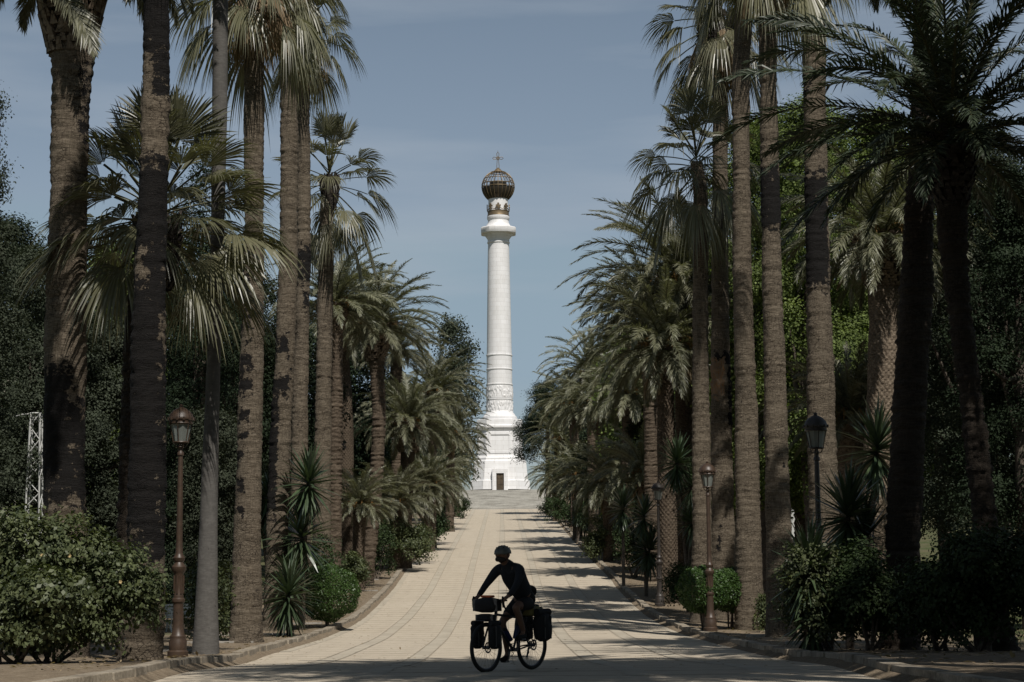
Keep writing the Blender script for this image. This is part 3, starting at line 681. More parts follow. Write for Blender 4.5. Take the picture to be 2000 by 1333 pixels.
def stalks(seed):
    r = np.random.default_rng(seed); mb = MB()
    for i in range(16):
        az = r.uniform(0, 6.28); d = np.array([math.cos(az), math.sin(az), 0]); L0 = r.uniform(.6, 1.1)
        e = d*L0+np.array([0, 0, .35]); mb.tube([(0, 0, 0), d*L0*.6+np.array([0, 0, .4]), e], .018, 4)
        for j in range(7): mb.tube([e, e+d*r.uniform(0, .25)+np.array([r.normal(0, .12), r.normal(0, .12), -r.uniform(.25, .55)])], .012, 4)
    return mb.mesh('flower_stalks', simple('orange_stalk', (.24, .135, .04), .7, 0, .2, 5))
FS = stalks(5)
FC = [fan_crown(31, 36, 1.2, 1.25, emin=-40), fan_crown(32, 32, 1.1, 1.2, emin=-38), fan_crown(33, 34, 1.2, 1.25, emin=-42), fan_crown(34, 36, 1.35, 1.3, 42, 90, -58, droop=.85)]
SK = [dead_skirt(41, 18), dead_skirt(42, 14, 1.2)]
BT = {'boots': boots_mesh(51, .24, .42, 1.3, 18, 19, 'boots', .12), 'black': boots_mesh(52, .24, .38, 1.1, 15, 17, 'boots_black', .14)}

def palm(kind, label, pts, s=None, style='ring', bark_m='bark', crown=None, cs=1.0, skirt=None, boots=None, bs=(1, 1, 1), burns_shade=(), scars=(), rotz=0, flare=1.0, group=None, seed=None, name=None, top_py=None):
    if s is None: base = G(pts[0][0], pts[0][1]); sc_ = proj(base)[2]
    else:
        base = P(pts[0][0], pts[0][1], s); base[2] = float(terr(base[0], base[1])); sc_ = s
    seed = seed or int(pts[0][0])
    W = []; Rr = []
    Yp = base[1]
    for (x, y, wd) in pts:
        rr_ = ray(x, y); tq = (Yp-C0[1])/rr_[1]; q = C0+rr_*tq; W.append(q-base); Rr.append(wd/2*tq/F)
    if s is not None and W[0][2] > .1:      # foot hidden in the photo: carry the trunk down to the ground
        W.insert(0, np.array([W[0][0]*1, 0, -.0])); Rr.insert(0, Rr[0]*1.15)
    W[0][2] = 0; W[0][1] = 0
    # sink and flare
    W.insert(0, W[0]+np.array([0, 0, -.3])); Rr.insert(0, Rr[0]*1.12*flare); Rr[1] *= flare
    zpx = lambda py: float((C0+ray(pts[0][0], py)*((Yp-C0[1])/ray(pts[0][0], py)[1]))[2]-base[2])
    bl = [(zpx(b_[1]), zpx(b_[0]), b_[2], b_[3], b_[4] if len(b_) > 4 else 1.) for b_ in burns_shade]
    sl = [(zpx(b_[1]), zpx(b_[0]), b_[2], b_[3], 1.) for b_ in scars]
    th_ = thing(name or ('fan_palm' if kind == 'fan' else 'date_palm'), label, 'palm tree', base, group=group)
    link('trunk', trunk_mesh(W, Rr, style, M[bark_m], seed, bl, sl), th_)
    top = W[-1]; rt = Rr[-1]
    if boots: link('leaf_bases', BT[boots], th_, top+np.array([0, 0, -.62*bs[2]]), (0, 0, rotz), (rt/.24*bs[0], rt/.24*bs[1], bs[2]))
    if crown is not None:
        cm = crown
        link('crown', cm[0], th_, top+np.array([0, 0, .1]), (0, 0, rotz), (cs, cs, cs)); link('frond_stalks', cm[1], th_, top+np.array([0, 0, .1]), (0, 0, rotz), (cs, cs, cs))
    if kind == 'date' and crown is not None and crown not in DN:
        if seed % 3 != 1: link('dead_fronds', HD[seed % 2], th_, top, (0, 0, seed), (cs*.95,)*3)
        if seed % 2 == 0: link('flower_stalks', FS, th_, top+np.array([0, 0, .05]), (0, 0, seed*.7), (cs,)*3)
    if skirt is not None: link('dead_fronds', SK[skirt], th_, top+np.array([0, 0, -.1]), (0, 0, rotz*2), (cs*.95, cs*.95, cs*.95))
    return th_, base, top, sc_
GL, GRt = 'palms lining the left side of the avenue', 'palms lining the right side of the avenue'
# -- left row, near to far
palm('date', 'thick ringed palm trunk rising behind the leafy bush at the left edge', [(126, 1290, 100), (126, 1000, 84), (126, 800, 80), (130, 550, 76), (136, 300, 72), (140, 150, 76), (142, 110, 84), (143, 20, 96), (143, -90, 100), (143, -150, 84)], s=100, crown=DN[0], cs=.9, boots='boots', bs=(1.0, 1.0, 2.2), rotz=.5, burns_shade=[(715, 960, -1.6, .5, .92), (770, 1000, -1.6, 1.5, .75), (90, 300, .6, 1.4, .5)], group=GL)
palm('fan', 'palm with black burnt bark standing just left of the near brown lamp', [(272, 1300, 90), (284, 1150, 78), (288, 900, 70), (290, 700, 66), (294, 500, 60), (302, 300, 54), (305, 100, 50), (305, -150, 46), (304, -420, 44)], s=118, crown=FC[0], cs=.82, boots='black', rotz=1.0,
     burns_shade=[(-60, 110, -1.6, 1.5, .95), (100, 190, -.1, 1.5, .85), (318, 490, -1.5, 1.5, 1.), (465, 540, -.2, 1.5, .85), (520, 620, .2, 1.5, .9), (560, 1060, -1.6, .72, 1.), (640, 1120, -1.5, 1.3, .72)], group=GL)
palm('fan', 'slender pale smooth palm trunk right of the near brown lamp', [(402, 1282, 54), (404, 1150, 42), (408, 1000, 35), (414, 800, 28), (421, 600, 26), (427, 350, 27), (430, 100, 30), (431, -120, 28), (431, -420, 26)], style='smooth', bark_m='bark_pale', crown=FC[1], cs=1.1, skirt=1, rotz=2.2, group=GL)
palm('fan', 'grey palm trunk with black bark scabs, its foot at the left kerb', [(481, 1258, 68), (481, 1150, 58), (484, 1000, 52), (489, 800, 48), (494, 600, 42), (496, 400, 38), (496, 200, 38), (495, 40, 38), (495, -60, 36)], crown=FC[2], cs=1.1, skirt=0, boots='black', bs=(1.15, 1.15, 1), rotz=.3,
     burns_shade=[(690, 730, -.9, .3, .7), (735, 775, -1.2, .3, .75), (800, 830, -.9, .1, .7), (842, 862, -.9, .0, .7), (880, 905, -1.2, -.4, .8), (930, 965, -1.0, -.2, .7), (470, 670, -1.3, .2, .55), (985, 1010, -.7, -.2, .7)], group=GL)
palm('fan', 'palm trunk with black scabs behind the upright yucca on the left', [(537, 1205, 48), (543, 1000, 42), (548, 850, 42), (556, 700, 38), (563, 500, 36), (565, 300, 34), (564, 150, 33), (560, 40, 33), (559, -80, 32)], s=62, crown=FC[0], cs=1.0, skirt=1, boots='black', bs=(1.25, 1.25, 1.2), rotz=3.,
     burns_shade=[(655, 700, -1.3, .5, .75), (730, 780, -1.2, .7, .75), (760, 850, -1.4, -.1, .75), (825, 1010, -1.5, -.1, .9)], group=GL)
palm('fan', 'dark lower palm trunk close behind the scabbed trunk beside the upright yucca', [(590, 1150, 40), (585, 900, 34), (588, 700, 29), (593, 500, 27), (593, 300, 26), (592, 150, 26), (598, 50, 26)], s=55, style='ring', crown=FC[1], cs=1.0, skirt=0, boots='black', bs=(1.2, 1.2, 1.2), rotz=4.1, burns_shade=[(480, 560, -1.4, 1.4, .8), (560, 620, .1, 1.4, .6)], group=GL)  # darkest band is shadow painted into the bark
palm('fan', 'fan palm with a full crown standing clear against the sky on the left', [(628, 1110, 38), (630, 900, 33), (633, 700, 31), (636, 540, 30), (638, 440, 28), (640, 400, 28), (644, 345, 24)], s=49, crown=FC[3], cs=1.12, boots='black', bs=(.95, .95, 1.2), rotz=.9, group=GL)
palm('date', 'slim palm trunk with black notches beside the small far brown lamp', [(676, 1112, 30), (674, 1000, 29), (676, 850, 28), (670, 730, 27), (662, 650, 30)], style='diamond', bark_m='bark_date', crown=DC[1], cs=1.0, boots='boots', rotz=.2, group=GL, burns_shade=[(755, 790, -1, .2, .6), (860, 880, -.8, .2, .6)])
palm('date', 'curved date palm leaning right over the left kerb past the clipped ball', [(712, 1140, 36), (722, 1060, 30), (733, 950, 27), (740, 830, 27), (737, 740, 27), (733, 640, 34)], style='rough', bark_m='bark_date', crown=DC[0], cs=.98, boots='boots', bs=(1, 1, 1.4), rotz=2.2, group=GL)
palm('date', 'date palm with trunk half hidden behind the slim notched palm on the left', [(652, 1080, 30), (655, 850, 26), (657, 700, 26), (654, 600, 28)], s=42, style='rough', bark_m='bark_date', crown=DC[2], cs=.95, boots='boots', rotz=1.2, group=GL)
palm('date', 'date palm with orange leaf bases halfway along the left row', [(790, 1062, 26), (794, 960, 24), (797, 880, 28), (798, 830, 34)], s=33, style='diamond', bark_m='bark_date', crown=DC[1], cs=.92, boots='boots', bs=(1.1, 1.1, 1.3), rotz=3.3, group=GL)
palm('date', 'feathery date palm high behind the orange-based palm in the left row', [(775, 1050, 24), (776, 900, 22), (774, 690, 24)], s=30, style='rough', bark_m='bark_date', crown=DC[2], cs=.9, rotz=5.1, group=GL)
palm('date', 'date palm whose fronds reach the sky left of the column halfway up', [(842, 1040, 20), (844, 900, 18), (848, 770, 24)], s=27, style='rough', bark_m='bark_date', crown=DCF[0], cs=1.02, boots='boots', rotz=.7, group=GL)
palm('date', 'date palm with fronds touching the left side of the column pedestal', [(878, 1022, 18), (880, 930, 16), (878, 850, 20)], s=22, style='rough', bark_m='bark_date', crown=DCF[1], cs=1.0, boots='boots', rotz=1.9, group=GL)
palm('date', 'far date palm right behind the low left bush near the steps', [(868, 1010, 15), (868, 920, 17)], s=20, style='rough', bark_m='bark_date', crown=DCF[0], cs=.95, rotz=2.9, group=GL)
palm('date', 'farthest date palm of the left row beside the monument steps', [(892, 1000, 12), (890, 885, 14)], s=17.5, style='rough', bark_m='bark_date', crown=DCF[1], cs=.92, rotz=4.4, group=GL)
palm('date', 'low bushy date palm spilling fronds over the left kerb', [(772, 1070, 22), (774, 985, 26)], s=34, style='diamond', bark_m='bark_date', crown=DC[0], cs=.72, rotz=4.0, group=GL)
palm('date', 'low bushy date palm spreading below the orange-based palm on the left', [(838, 1045, 20), (838, 950, 22)], s=28, style='diamond', bark_m='bark_date', crown=DC[1], cs=.82, rotz=5.6, group=GL)
palm('date', 'small date palm low between the slim notched palm and curved palm', [(700, 1100, 22), (703, 990, 24)], s=40, style='diamond', bark_m='bark_date', crown=DC[2], cs=.62, rotz=2.0, group=GL)
# low fan palm crown filling the left of the picture
t0, b0, top0, s0 = palm('fan', 'squat fan palm with a wide crown filling the gap between burnt and ringed trunks', [(262, 1280, 66), (262, 900, 58), (276, 600, 54), (296, 480, 50), (308, 425, 50)], s=97, style='rough', bark_m='bark_dark', boots='black', bs=(1.1, 1.1, 1.3), rotz=.4, group=GL)
fcb = fan_crown(78, 56, 1.35, 1.42, 50, 86, -26, 'fan', droop=.76)
link('crown', fcb[0], t0, top0+np.array([0, 0, .25]), (0, 0, 1.25), (1.12, 1.12, .95)); link('frond_stalks', fcb[1], t0, top0+np.array([0, 0, .25]), (0, 0, 1.25), (1.12, 1.12, .95))
r = np.random.default_rng(71); q1, s1_ = date_frond(r, np.array([0, 0, 0.]), R_(-28), R_(-22), 2.5, R_(52), 120, .017, .48, .9, .1); q2, s2_ = date_frond(r, np.array([-.1, 0, .1]), R_(-150), R_(5), 2.0, R_(80), 110, .016, .42, .4, .1)
b1 = P(40, -48, 109)
to = [o for o in bpy.data.objects if o.get('label', '').startswith('thick ringed palm')][0]
link('hanging_frond', soup('hanging_frond', np.concatenate([q1, s1_, q2, s2_]), M['date']), to, b1-np.array(to.location))
# -- right row
palm('fan', 'fan palm of the right row whose whole crown stands clear against the sky', [(1371, 1160, 44), (1371, 1000, 37), (1369, 800, 34), (1368, 600, 30), (1370, 450, 28), (1368, 380, 28), (1360, 315, 24)], s=59, crown=FC[0], cs=1.12, rotz=3.3, group=GRt)
palm('fan', 'palm with an orange split scar behind the right-hand brown lamp', [(1413, 1195, 56), (1411, 1000, 46), (1409, 800, 40), (1407, 650, 36), (1406, 450, 31), (1407, 250, 30), (1404, 130, 32), (1400, 30, 32)], s=57, crown=FC[0], cs=1.15, skirt=0, boots='black', bs=(1.4, 1.4, 1.5), rotz=.1, scars=[(702, 775, -1.2, .25)], burns_shade=[(690, 716, -.8, 1.2, .9), (700, 850, .55, 1.4, .6), (1035, 1090, -.6, -.2, .6)], group=GRt)
palm('fan', 'straight grey palm trunk rooted right of the right-hand brown lamp', [(1466, 1232, 62), (1462, 1100, 54), (1460, 950, 48), (1456, 750, 42), (1450, 550, 37), (1448, 350, 34), (1447, 150, 33), (1452, 50, 33), (1452, -110, 33)], crown=FC[1], cs=1.0, boots='black', bs=(1.2, 1.2, 1.2), rotz=1.7, group=GRt)
palm('fan', 'palm trunk with peeling bark between two straight trunks on the right', [(1526, 1246, 62), (1524, 1100, 54), (1518, 950, 48), (1514, 750, 42), (1508, 550, 39), (1504, 350, 36), (1500, 150, 34), (1500, 20, 34), (1500, -150, 34)], crown=FC[2], cs=1.12, skirt=1, boots='black', rotz=3.9, burns_shade=[(320, 345, -.2, .9, .7), (335, 450, -1.6, 1.5, 1.), (860, 960, .3, 1.4, .3)], group=GRt)
palm('fan', 'palm trunk with a long black patch behind the dark right-hand lamp', [(1612, 1240, 70), (1610, 1050, 62), (1606, 900, 57), (1602, 700, 51), (1597, 500, 46), (1593, 300, 44), (1590, 100, 45), (1588, -50, 44), (1588, -230, 44)], s=66, crown=FC[0], cs=1.15, skirt=0, boots='black', rotz=5.2, burns_shade=[(345, 565, -1.6, .85, 1.), (150, 200, -1.3, -.4, .6)], group=GRt)
palm('date', 'stout date palm with diamond patterned trunk coloured pale as if sunlit on the right', [(1716, 1180, 70), (1716, 900, 56), (1728, 700, 62), (1727, 560, 58), (1725, 510, 60), (1724, 470, 66)], s=62, style='diamond', bark_m='boots', crown=DC[1], cs=.98, boots='boots', bs=(1., 1., 1.2), rotz=1.4, group=GRt)
palm('date', 'short date palm stump with diamond leaf scars paled as if sunlit behind the yucca on the right', [(1672, 1120, 74), (1668, 940, 70), (1662, 820, 60)], s=58, style='diamond', bark_m='boots', crown=DC[2], cs=.86, rotz=.6, group=GRt)
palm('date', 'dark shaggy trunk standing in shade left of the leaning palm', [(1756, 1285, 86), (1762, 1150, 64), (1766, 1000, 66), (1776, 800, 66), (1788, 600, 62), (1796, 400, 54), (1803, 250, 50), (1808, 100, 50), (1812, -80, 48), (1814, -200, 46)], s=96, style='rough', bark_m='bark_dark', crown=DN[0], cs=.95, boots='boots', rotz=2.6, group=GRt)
t8, b8, top8, s8 = palm('date', 'leaning shade-darkened date palm with a broad feathery crown at the right edge', [(1950, 1300, 86), (1932, 1150, 52), (1922, 1000, 46), (1905, 850, 44), (1886, 700, 44), (1868, 550, 48), (1860, 450, 56), (1857, 330, 56), (1856, 290, 50)], s=104, style='rough', bark_m='bark_dark', rotz=1.1, group=GRt, flare=1.05)
bt8 = boots_mesh(90, .27, .46, 1.5, 13, 12, 'boots_black', .17)
link('leaf_bases', bt8, t8, top8+np.array([0, 0, -.45]))
dc8 = date_crown(91, 58, 4.5, 100, .019, -12, 'date_shaded', 44, .135)
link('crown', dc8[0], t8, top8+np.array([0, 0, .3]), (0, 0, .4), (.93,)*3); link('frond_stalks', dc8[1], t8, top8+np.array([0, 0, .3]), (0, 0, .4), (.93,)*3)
palm('date', 'date palm with ringed leaf scars standing behind the tree lamp on the right verge', [(1304, 1180, 40), (1304, 1000, 36), (1301, 850, 33), (1299, 740, 32), (1297, 680, 36)], style='diamond', bark_m='bark_date', crown=DC[1], cs=1.05, boots='boots', bs=(1, 1, 1.2), rotz=3.0, group=GRt)
palm('date', 'tall date palm with large arching crown left of the right-hand straight trunks', [(1338, 1150, 38), (1338, 900, 34), (1336, 700, 35), (1334, 600, 40), (1332, 560, 42)], s=46, style='diamond', bark_m='bark_date', crown=DC[0], cs=1.25, boots='boots', bs=(1.1, 1.1, 1.3), rotz=.8, group=GRt)
palm('date', 'date palm just left of the tall arching one on the right', [(1275, 1120, 32), (1272, 850, 28), (1268, 620, 34)], s=38, style='rough', bark_m='bark_date', crown=DC[2], cs=1.1, rotz=2.5, group=GRt)
palm('date', 'plain stemmed date palm under the bright round tree on the right', [(1226, 1075, 26), (1226, 900, 23), (1227, 770, 24)], s=33, style='rough', bark_m='bark_date', crown=DCF[0], cs=.9, rotz=1.0, group=GRt)
palm('date', 'date palm with drooping grey fronds midway along the right row', [(1186, 1060, 24), (1180, 900, 22), (1172, 790, 26)], s=29, style='rough', bark_m='bark_date', crown=DCF[1], cs=1.02, boots='boots', rotz=.3, group=GRt)
palm('date', 'date palm reaching highest beside the umbrella pine on the right', [(1160, 1050, 22), (1158, 900, 20), (1155, 730, 24)], s=27, style='rough', bark_m='bark_date', crown=DCF[0], cs=.98, boots='boots', rotz=2.1, group=GRt)
palm('date', 'date palm in front of the umbrella pine', [(1128, 1040, 18), (1124, 900, 17), (1118, 795, 20)], s=23, style='rough', bark_m='bark_date', crown=DCF[1], cs=.98, rotz=3.6, group=GRt)
palm('date', 'far palm with thin trunk against the sky gap right of the pedestal', [(1094, 1010, 13), (1090, 860, 14)], s=19, style='rough', bark_m='bark_date', crown=DCF[0], cs=.85, rotz=4.9, group=GRt)
palm('date', 'low date palm arching over the right kerb below the sky gap', [(1128, 1032, 18), (1126, 930, 20)], s=25, style='diamond', bark_m='bark_date', crown=DCF[1], cs=.92, rotz=5.5, group=GRt)
palm('date', 'low date palm with pale fronds beside the far right lamps', [(1190, 1075, 22), (1190, 945, 24)], s=32, style='diamond', bark_m='bark_date', crown=DC[1], cs=.92, rotz=.9, group=GRt)
palm('date', 'lowest date palm nearest the monument steps on the right', [(1086, 1005, 12), (1084, 940, 14)], s=19, style='diamond', bark_m='bark_date', crown=DCF[0], cs=.75, rotz=2.0, group=GRt)
palm('date', 'deep green low date palm behind the hanging yucca on the right', [(1260, 1110, 24), (1258, 930, 26)], s=36, style='diamond', bark_m='bark_date', crown=DC[2], cs=.9, rotz=4.4, group=GRt)
palm('date', 'date palm glimpsed between the peeling trunk and the black-patched trunk', [(1568, 1150, 30), (1566, 900, 30)], s=48, style='rough', bark_m='bark_date', crown=DC[0], cs=.65, rotz=3.7, group=GRt)
# ------------------------------------------------------------------ leaf clouds, trees and bushes
def kite(c, d, n_, l_, w_, fold=.25):
    s_ = nrm(np.cross(d, n_)); a = c; tip = c+d*l_[:, None]; m1 = c+d*(l_*.45)[:, None]
    return np.stack([a, m1+s_*w_[:, None]+n_*(w_*fold)[:, None], tip, m1-s_*w_[:, None]+n_*(w_*fold)[:, None]], 1)
def rdir(r, n): return nrm(r.normal(size=(n, 3)))
def cloud(seed, lobes, clumps, per, size, width, spread, shell=.3, up=.25):
    """leaf clumps spread through a union of ellipsoid lobes (cx,cy,cz,rx,ry,rz)"""
    r = np.random.default_rng(seed); lb = np.array(lobes, float); a = (lb[:, 3]*lb[:, 4]+lb[:, 4]*lb[:, 5]+lb[:, 3]*lb[:, 5]); a /= a.sum()
    li = r.choice(len(lb), clumps, p=a); d = rdir(r, clumps); d[:, 2] = np.where(d[:, 2] < -.55, -d[:, 2], d[:, 2])
    lump = 1+.13*np.sin(d[:, 0]*7+li)+.11*np.sin(d[:, 1]*9+li*2)+.09*np.sin(d[:, 2]*8+li*3)
    rad = (1-shell*r.random(clumps)**1.3)*lump
    cc = lb[li, :3]+d*rad[:, None]*lb[li, 3:]
    n = clumps*per; ci = np.repeat(np.arange(clumps), per); od = d[ci]
    off = r.normal(size=(n, 3))*spread*np.array([1, 1, .75]); pos = cc[ci]+off
    nn = nrm(od*.85+rdir(r, n)*.62+np.array([0, 0, up])); dd = rdir(r, n)+od*.5; dd = nrm(dd-nn*(dd*nn).sum(1)[:, None])
    l_ = size*r.uniform(.6, 1.25, n); Q = kite(pos, dd, nn, l_, l_*width)
    rnd = np.clip(r.random(clumps)[ci]*.55+r.random(n)*.45, 0, 1); return Q, rnd
def rand_lobes(seed, n, R0, H, z0, base=1.6):
    r = np.random.default_rng(seed); o = []
    for i in range(n):
        a = r.uniform(0, 2*math.pi); z = r.uniform(0, 1); rr_ = R0*math.sqrt(max(0, 1-(2*z-.9)**2*.85))*r.uniform(.35, .8)
        q = r.uniform(.75, 1.25)*base; o.append((math.cos(a)*rr_, math.sin(a)*rr_, z0+z*(H-z0-base)+base*.3, q, q, q*.8))
    return o
def limbs(seed, h, lobes, r0=.25, lean=0):
    mb = MB(); r = np.random.default_rng(seed)
    tp = np.array([lean*h, 0, h]); mid = tp*.5+np.array([r.normal(0, .25), r.normal(0, .25), 0])
    mb.tube(dens([(0, 0, -.3), mid*.45, mid, tp], 5), np.linspace(r0*1.25, r0*.45, 16), 10)
    for lb in lobes[:9]:
        f = r.uniform(.35, .9); a = tp*f; e = np.array(lb[:3]); m_ = (a+e)/2+np.array([0, 0, -.25])
        mb.tube(dens([a, m_, e], 5), np.linspace(r0*.42, r0*.1, 11), 7)
    return mb.mesh('trunk', M['tree_bark'], True)
def mk_tree(seed, H, R0, n, base, mat, clumps, per, size, width, spread, z0=2., lean=0):
    lb = rand_lobes(seed, n, R0, H, z0, base); Q, rn = cloud(seed, lb, clumps, per, size, width, spread)
    return soup('crown', Q, M[mat], rn), limbs(seed, H*.72, lb, H*.022, lean)
TR = {
 'broad': mk_tree(101, 10, 3.6, 22, 1.5, 'broad', 900, 34, .17, .36, .24),
 'broad2': mk_tree(102, 10, 3.2, 20, 1.5, 'broad', 850, 34, .16, .34, .26, 1.2),
 'olive': mk_tree(103, 10, 3.5, 22, 1.4, 'olive', 900, 36, .15, .26, .26, .8),
 'olive2': mk_tree(104, 10, 3.1, 20, 1.4, 'olive', 850, 36, .16, .24, .30, .6),
 'dark': mk_tree(105, 10, 3.2, 22, 1.5, 'conifer', 900, 38, .16, .28, .24, .6),
}
# cypress-like conifer
lbc = [(.25*math.sin(i*2.1), .25*math.cos(i*1.7), .8+i*.62, 1.25*(1-i/17)+.25, 1.25*(1-i/17)+.25, .7) for i in range(15)]
Qc, rc = cloud(106, lbc, 1300, 30, .17, .2, .17, .35, .6); TR['conifer'] = (soup('crown', Qc, M['conifer'], rc), limbs(106, 8, lbc, .2))
# umbrella pine
lbp = [(1.5*math.cos(a)*f, 1.5*math.sin(a)*f, 7.6+.8*(1-f), 1.3, 1.3, .95) for f in (.2, 1., 1.6) for a in np.linspace(0, 6.28, 3+int(6*f), endpoint=False)]
Qp, rpn = cloud(107, lbp, 900, 32, .2, .12, .2, .4, .6); TR['pine'] = (soup('crown', Qp, M['conifer'], rpn), limbs(107, 7.2, lbp, .28))
TK = {'broad': ('broad', .36, 1.), 'broad2': ('broad', .34, 1.), 'olive': ('olive', .28, 1.), 'olive2': ('olive', .26, .9), 'dark': ('conifer', .3, 1.), 'conifer': ('conifer', .22, 1.), 'pine': ('conifer', .16, 1.0)}
def tree(kind, px, toppy, s, wpx, label, name='tree', group=None, bot=None):
    b_ = P(px, 1000, s); b_[2] = float(terr(b_[0], b_[1]))
    top = C0+ray(px, toppy)*((b_[1])/ray(px, toppy)[1]); H = top[2]-b_[2]; R0 = wpx/s/2
    r = np.random.default_rng(abs(px)+int(s)); lb = []
    zlo = H*.18 if bot is None else float((C0+ray(px, bot)*((b_[1])/ray(px, bot)[1]))[2]-b_[2])
    if kind == 'conifer':
        for i in range(16):
            f = i/15; q = R0*(1-f**1.6)*.72+.25; lb.append((r.normal(0, .15)*R0, r.normal(0, .15)*R0, .6+(H-1.1)*f, q, q, H*.06))
    elif kind == 'pine':
        for i in range(22):
            a = r.uniform(0, 6.28); f = math.sqrt(r.random()); q = R0*.36*r.uniform(.8, 1.2); zz_ = zlo+(H-zlo)*(.25+.45*(1-f*f)+r.uniform(-.12, .12))
            lb.append((R0*.72*f*math.cos(a), R0*.72*f*math.sin(a), zz_, q, q, q*.8))
    else:
        nl_ = int(12+(H-zlo)/R0*8)
        for i in range(nl_):
            f = (i+r.random())/nl_; a = i*2.4+r.normal(0, .4); prof = math.sqrt(max(.12, 1-abs(2*f-.85)**2.4*.9)); q = R0*r.uniform(.24, .40)
            lb.append((math.cos(a)*R0*prof*r.uniform(.3, .72), math.sin(a)*R0*prof*r.uniform(.3, .72), zlo+(H-zlo-q)*f+q*.3, q, q, q*.82))
        lb.append((0, 0, H-R0*.3, R0*.32, R0*.32, R0*.3))
    mt, asp, sz = TK[kind]; leaf = min(max(5.8/s*sz, .08), .32 if kind != 'pine' else .2)
    area = (H-zlo)*2*R0; cl = int(min(2400, 450+area/(leaf*leaf)*.24)); per = 42
    if 'open branching' in label: cl = 420
    Q, rn = cloud(abs(px)+7, lb, cl, per, leaf, asp+.06, leaf*(1.9 if kind != 'pine' else 1.5), .42, .3)
    if kind == 'pine': Q = Q
    t_ = thing(name, label, 'tree', b_, group=group)
    link('crown', soup('crown', Q, M[mt], rn), t_); link('trunk', limbs(abs(px), H*(.72 if kind != 'pine' else .8), lb[::max(1, len(lb)//9)], max(.14, H*.02)), t_)
    return t_
BG = 'park trees behind the palm rows'
for kind, px, tp, s, wp, lab, nm in [
 ('olive', -78, 160, 66, 240, 'grey-green tree poking into the sky at the far left edge', 'broadleaf_tree'),
 ('olive2', 60, 480, 58, 330, 'leafy dark tree low behind the thick ringed trunk', 'broadleaf_tree'),
 ('dark', -10, 430, 50, 380, 'dark tree mass at the left edge under the open crown', 'broadleaf_tree'),
 ('olive', 195, 625, 56, 250, 'rounded silvery tree between the ringed and burnt trunks', 'broadleaf_tree'),
 ('broad2', 222, 478, 36, 240, 'light green tree top seen far behind the silvery tree', 'broadleaf_tree'),
 ('conifer', 385, 262, 52, 200, 'tall dark conifer behind the slender pale palm', 'conifer_tree'),
 ('conifer', 345, 420, 47, 170, 'shorter dark conifer behind the near brown lamp', 'conifer_tree'),
 ('dark', 455, 470, 42, 230, 'dark tree between the pale palm and the scabbed palm', 'broadleaf_tree'),
 ('olive2', 410, 800, 58, 200, 'pale sunlit shrubby tree behind the lamp lantern', 'broadleaf_tree'),
 ('dark', 560, 600, 36, 240, 'dark tree filling gaps between the scabbed trunks', 'broadleaf_tree'),
 ('dark', 690, 640, 29, 230, 'dark tree behind the curved date palm', 'broadleaf_tree'),
 ('dark', 770, 740, 24, 190, 'dark tree behind the orange-based date palm', 'broadleaf_tree'),
 ('olive2', 884, 622, 17, 110, 'open branching tree against the sky left of the column', 'broadleaf_tree'),
 ('dark', 835, 800, 19, 140, 'dark tree behind the far left date palms', 'broadleaf_tree'),
 ('broad', 1600, 200, 50, 400, 'large bright green tree behind the black-patched trunk', 'broadleaf_tree'),
 ('broad2', 1745, 225, 49, 330, 'bright green tree behind the stout diamond-trunked palm', 'broadleaf_tree'),
 ('broad', 1495, 235, 48, 260, 'green tree between the straight trunks on the right', 'broadleaf_tree'),
 ('broad2', 1420, 470, 38, 200, 'green tree behind the scarred palm', 'broadleaf_tree'),
 ('olive', 1925, 232, 60, 390, 'grey-green tree filling the right edge behind the leaning palm', 'broadleaf_tree'),
 ('dark', 2010, 330, 66, 360, 'dark tree at the lower right edge', 'broadleaf_tree'),
 ('olive2', 1850, 470, 52, 260, 'dusty tree between the shaggy trunk and the leaning palm', 'broadleaf_tree'),
 ('dark', 1660, 560, 42, 260, 'dark understorey tree behind the short date palm stump', 'broadleaf_tree'),
 ('broad', 1232, 640, 31, 150, 'small bright round tree among the right date palms', 'broadleaf_tree'),
 ('dark', 1330, 650, 33, 230, 'dark tree behind the arching date palm', 'broadleaf_tree'),
 ('dark', 1215, 800, 26, 170, 'dark tree behind the midway right palms', 'broadleaf_tree'),
 ('dark', 1150, 850, 20, 110, 'dark tree low behind the far right palms', 'broadleaf_tree'),
 ('dark', 120, 560, 34, 420, 'dark wood edge far behind the left trees', 'broadleaf_tree'),
 ('dark', 300, 560, 33, 340, 'dark tree far behind the conifers', 'broadleaf_tree'),
 ('dark', 500, 640, 30, 300, 'dark tree far behind the scabbed trunks', 'broadleaf_tree'),
 ('dark', 1780, 420, 36, 420, 'dark tree far behind the diamond-trunked palm', 'broadleaf_tree'),
 ('dark', 1960, 380, 40, 420, 'dark tree far behind the right edge', 'broadleaf_tree'),
 ('dark', 1560, 520, 33, 320, 'dark tree far behind the peeling trunk', 'broadleaf_tree'),
 ('dark', 1420, 640, 30, 260, 'dark tree far behind the scarred trunk', 'broadleaf_tree'),
 ('pine', 1072, 712, 17, 140, 'round umbrella pine touching the right side of the column', 'pine_tree'),
 ('pine', 1130, 740, 18, 130, 'second pine crown just right of the umbrella pine', 'pine_tree')]:
    tree(kind, px, tp, s, wp, lab, nm, BG)
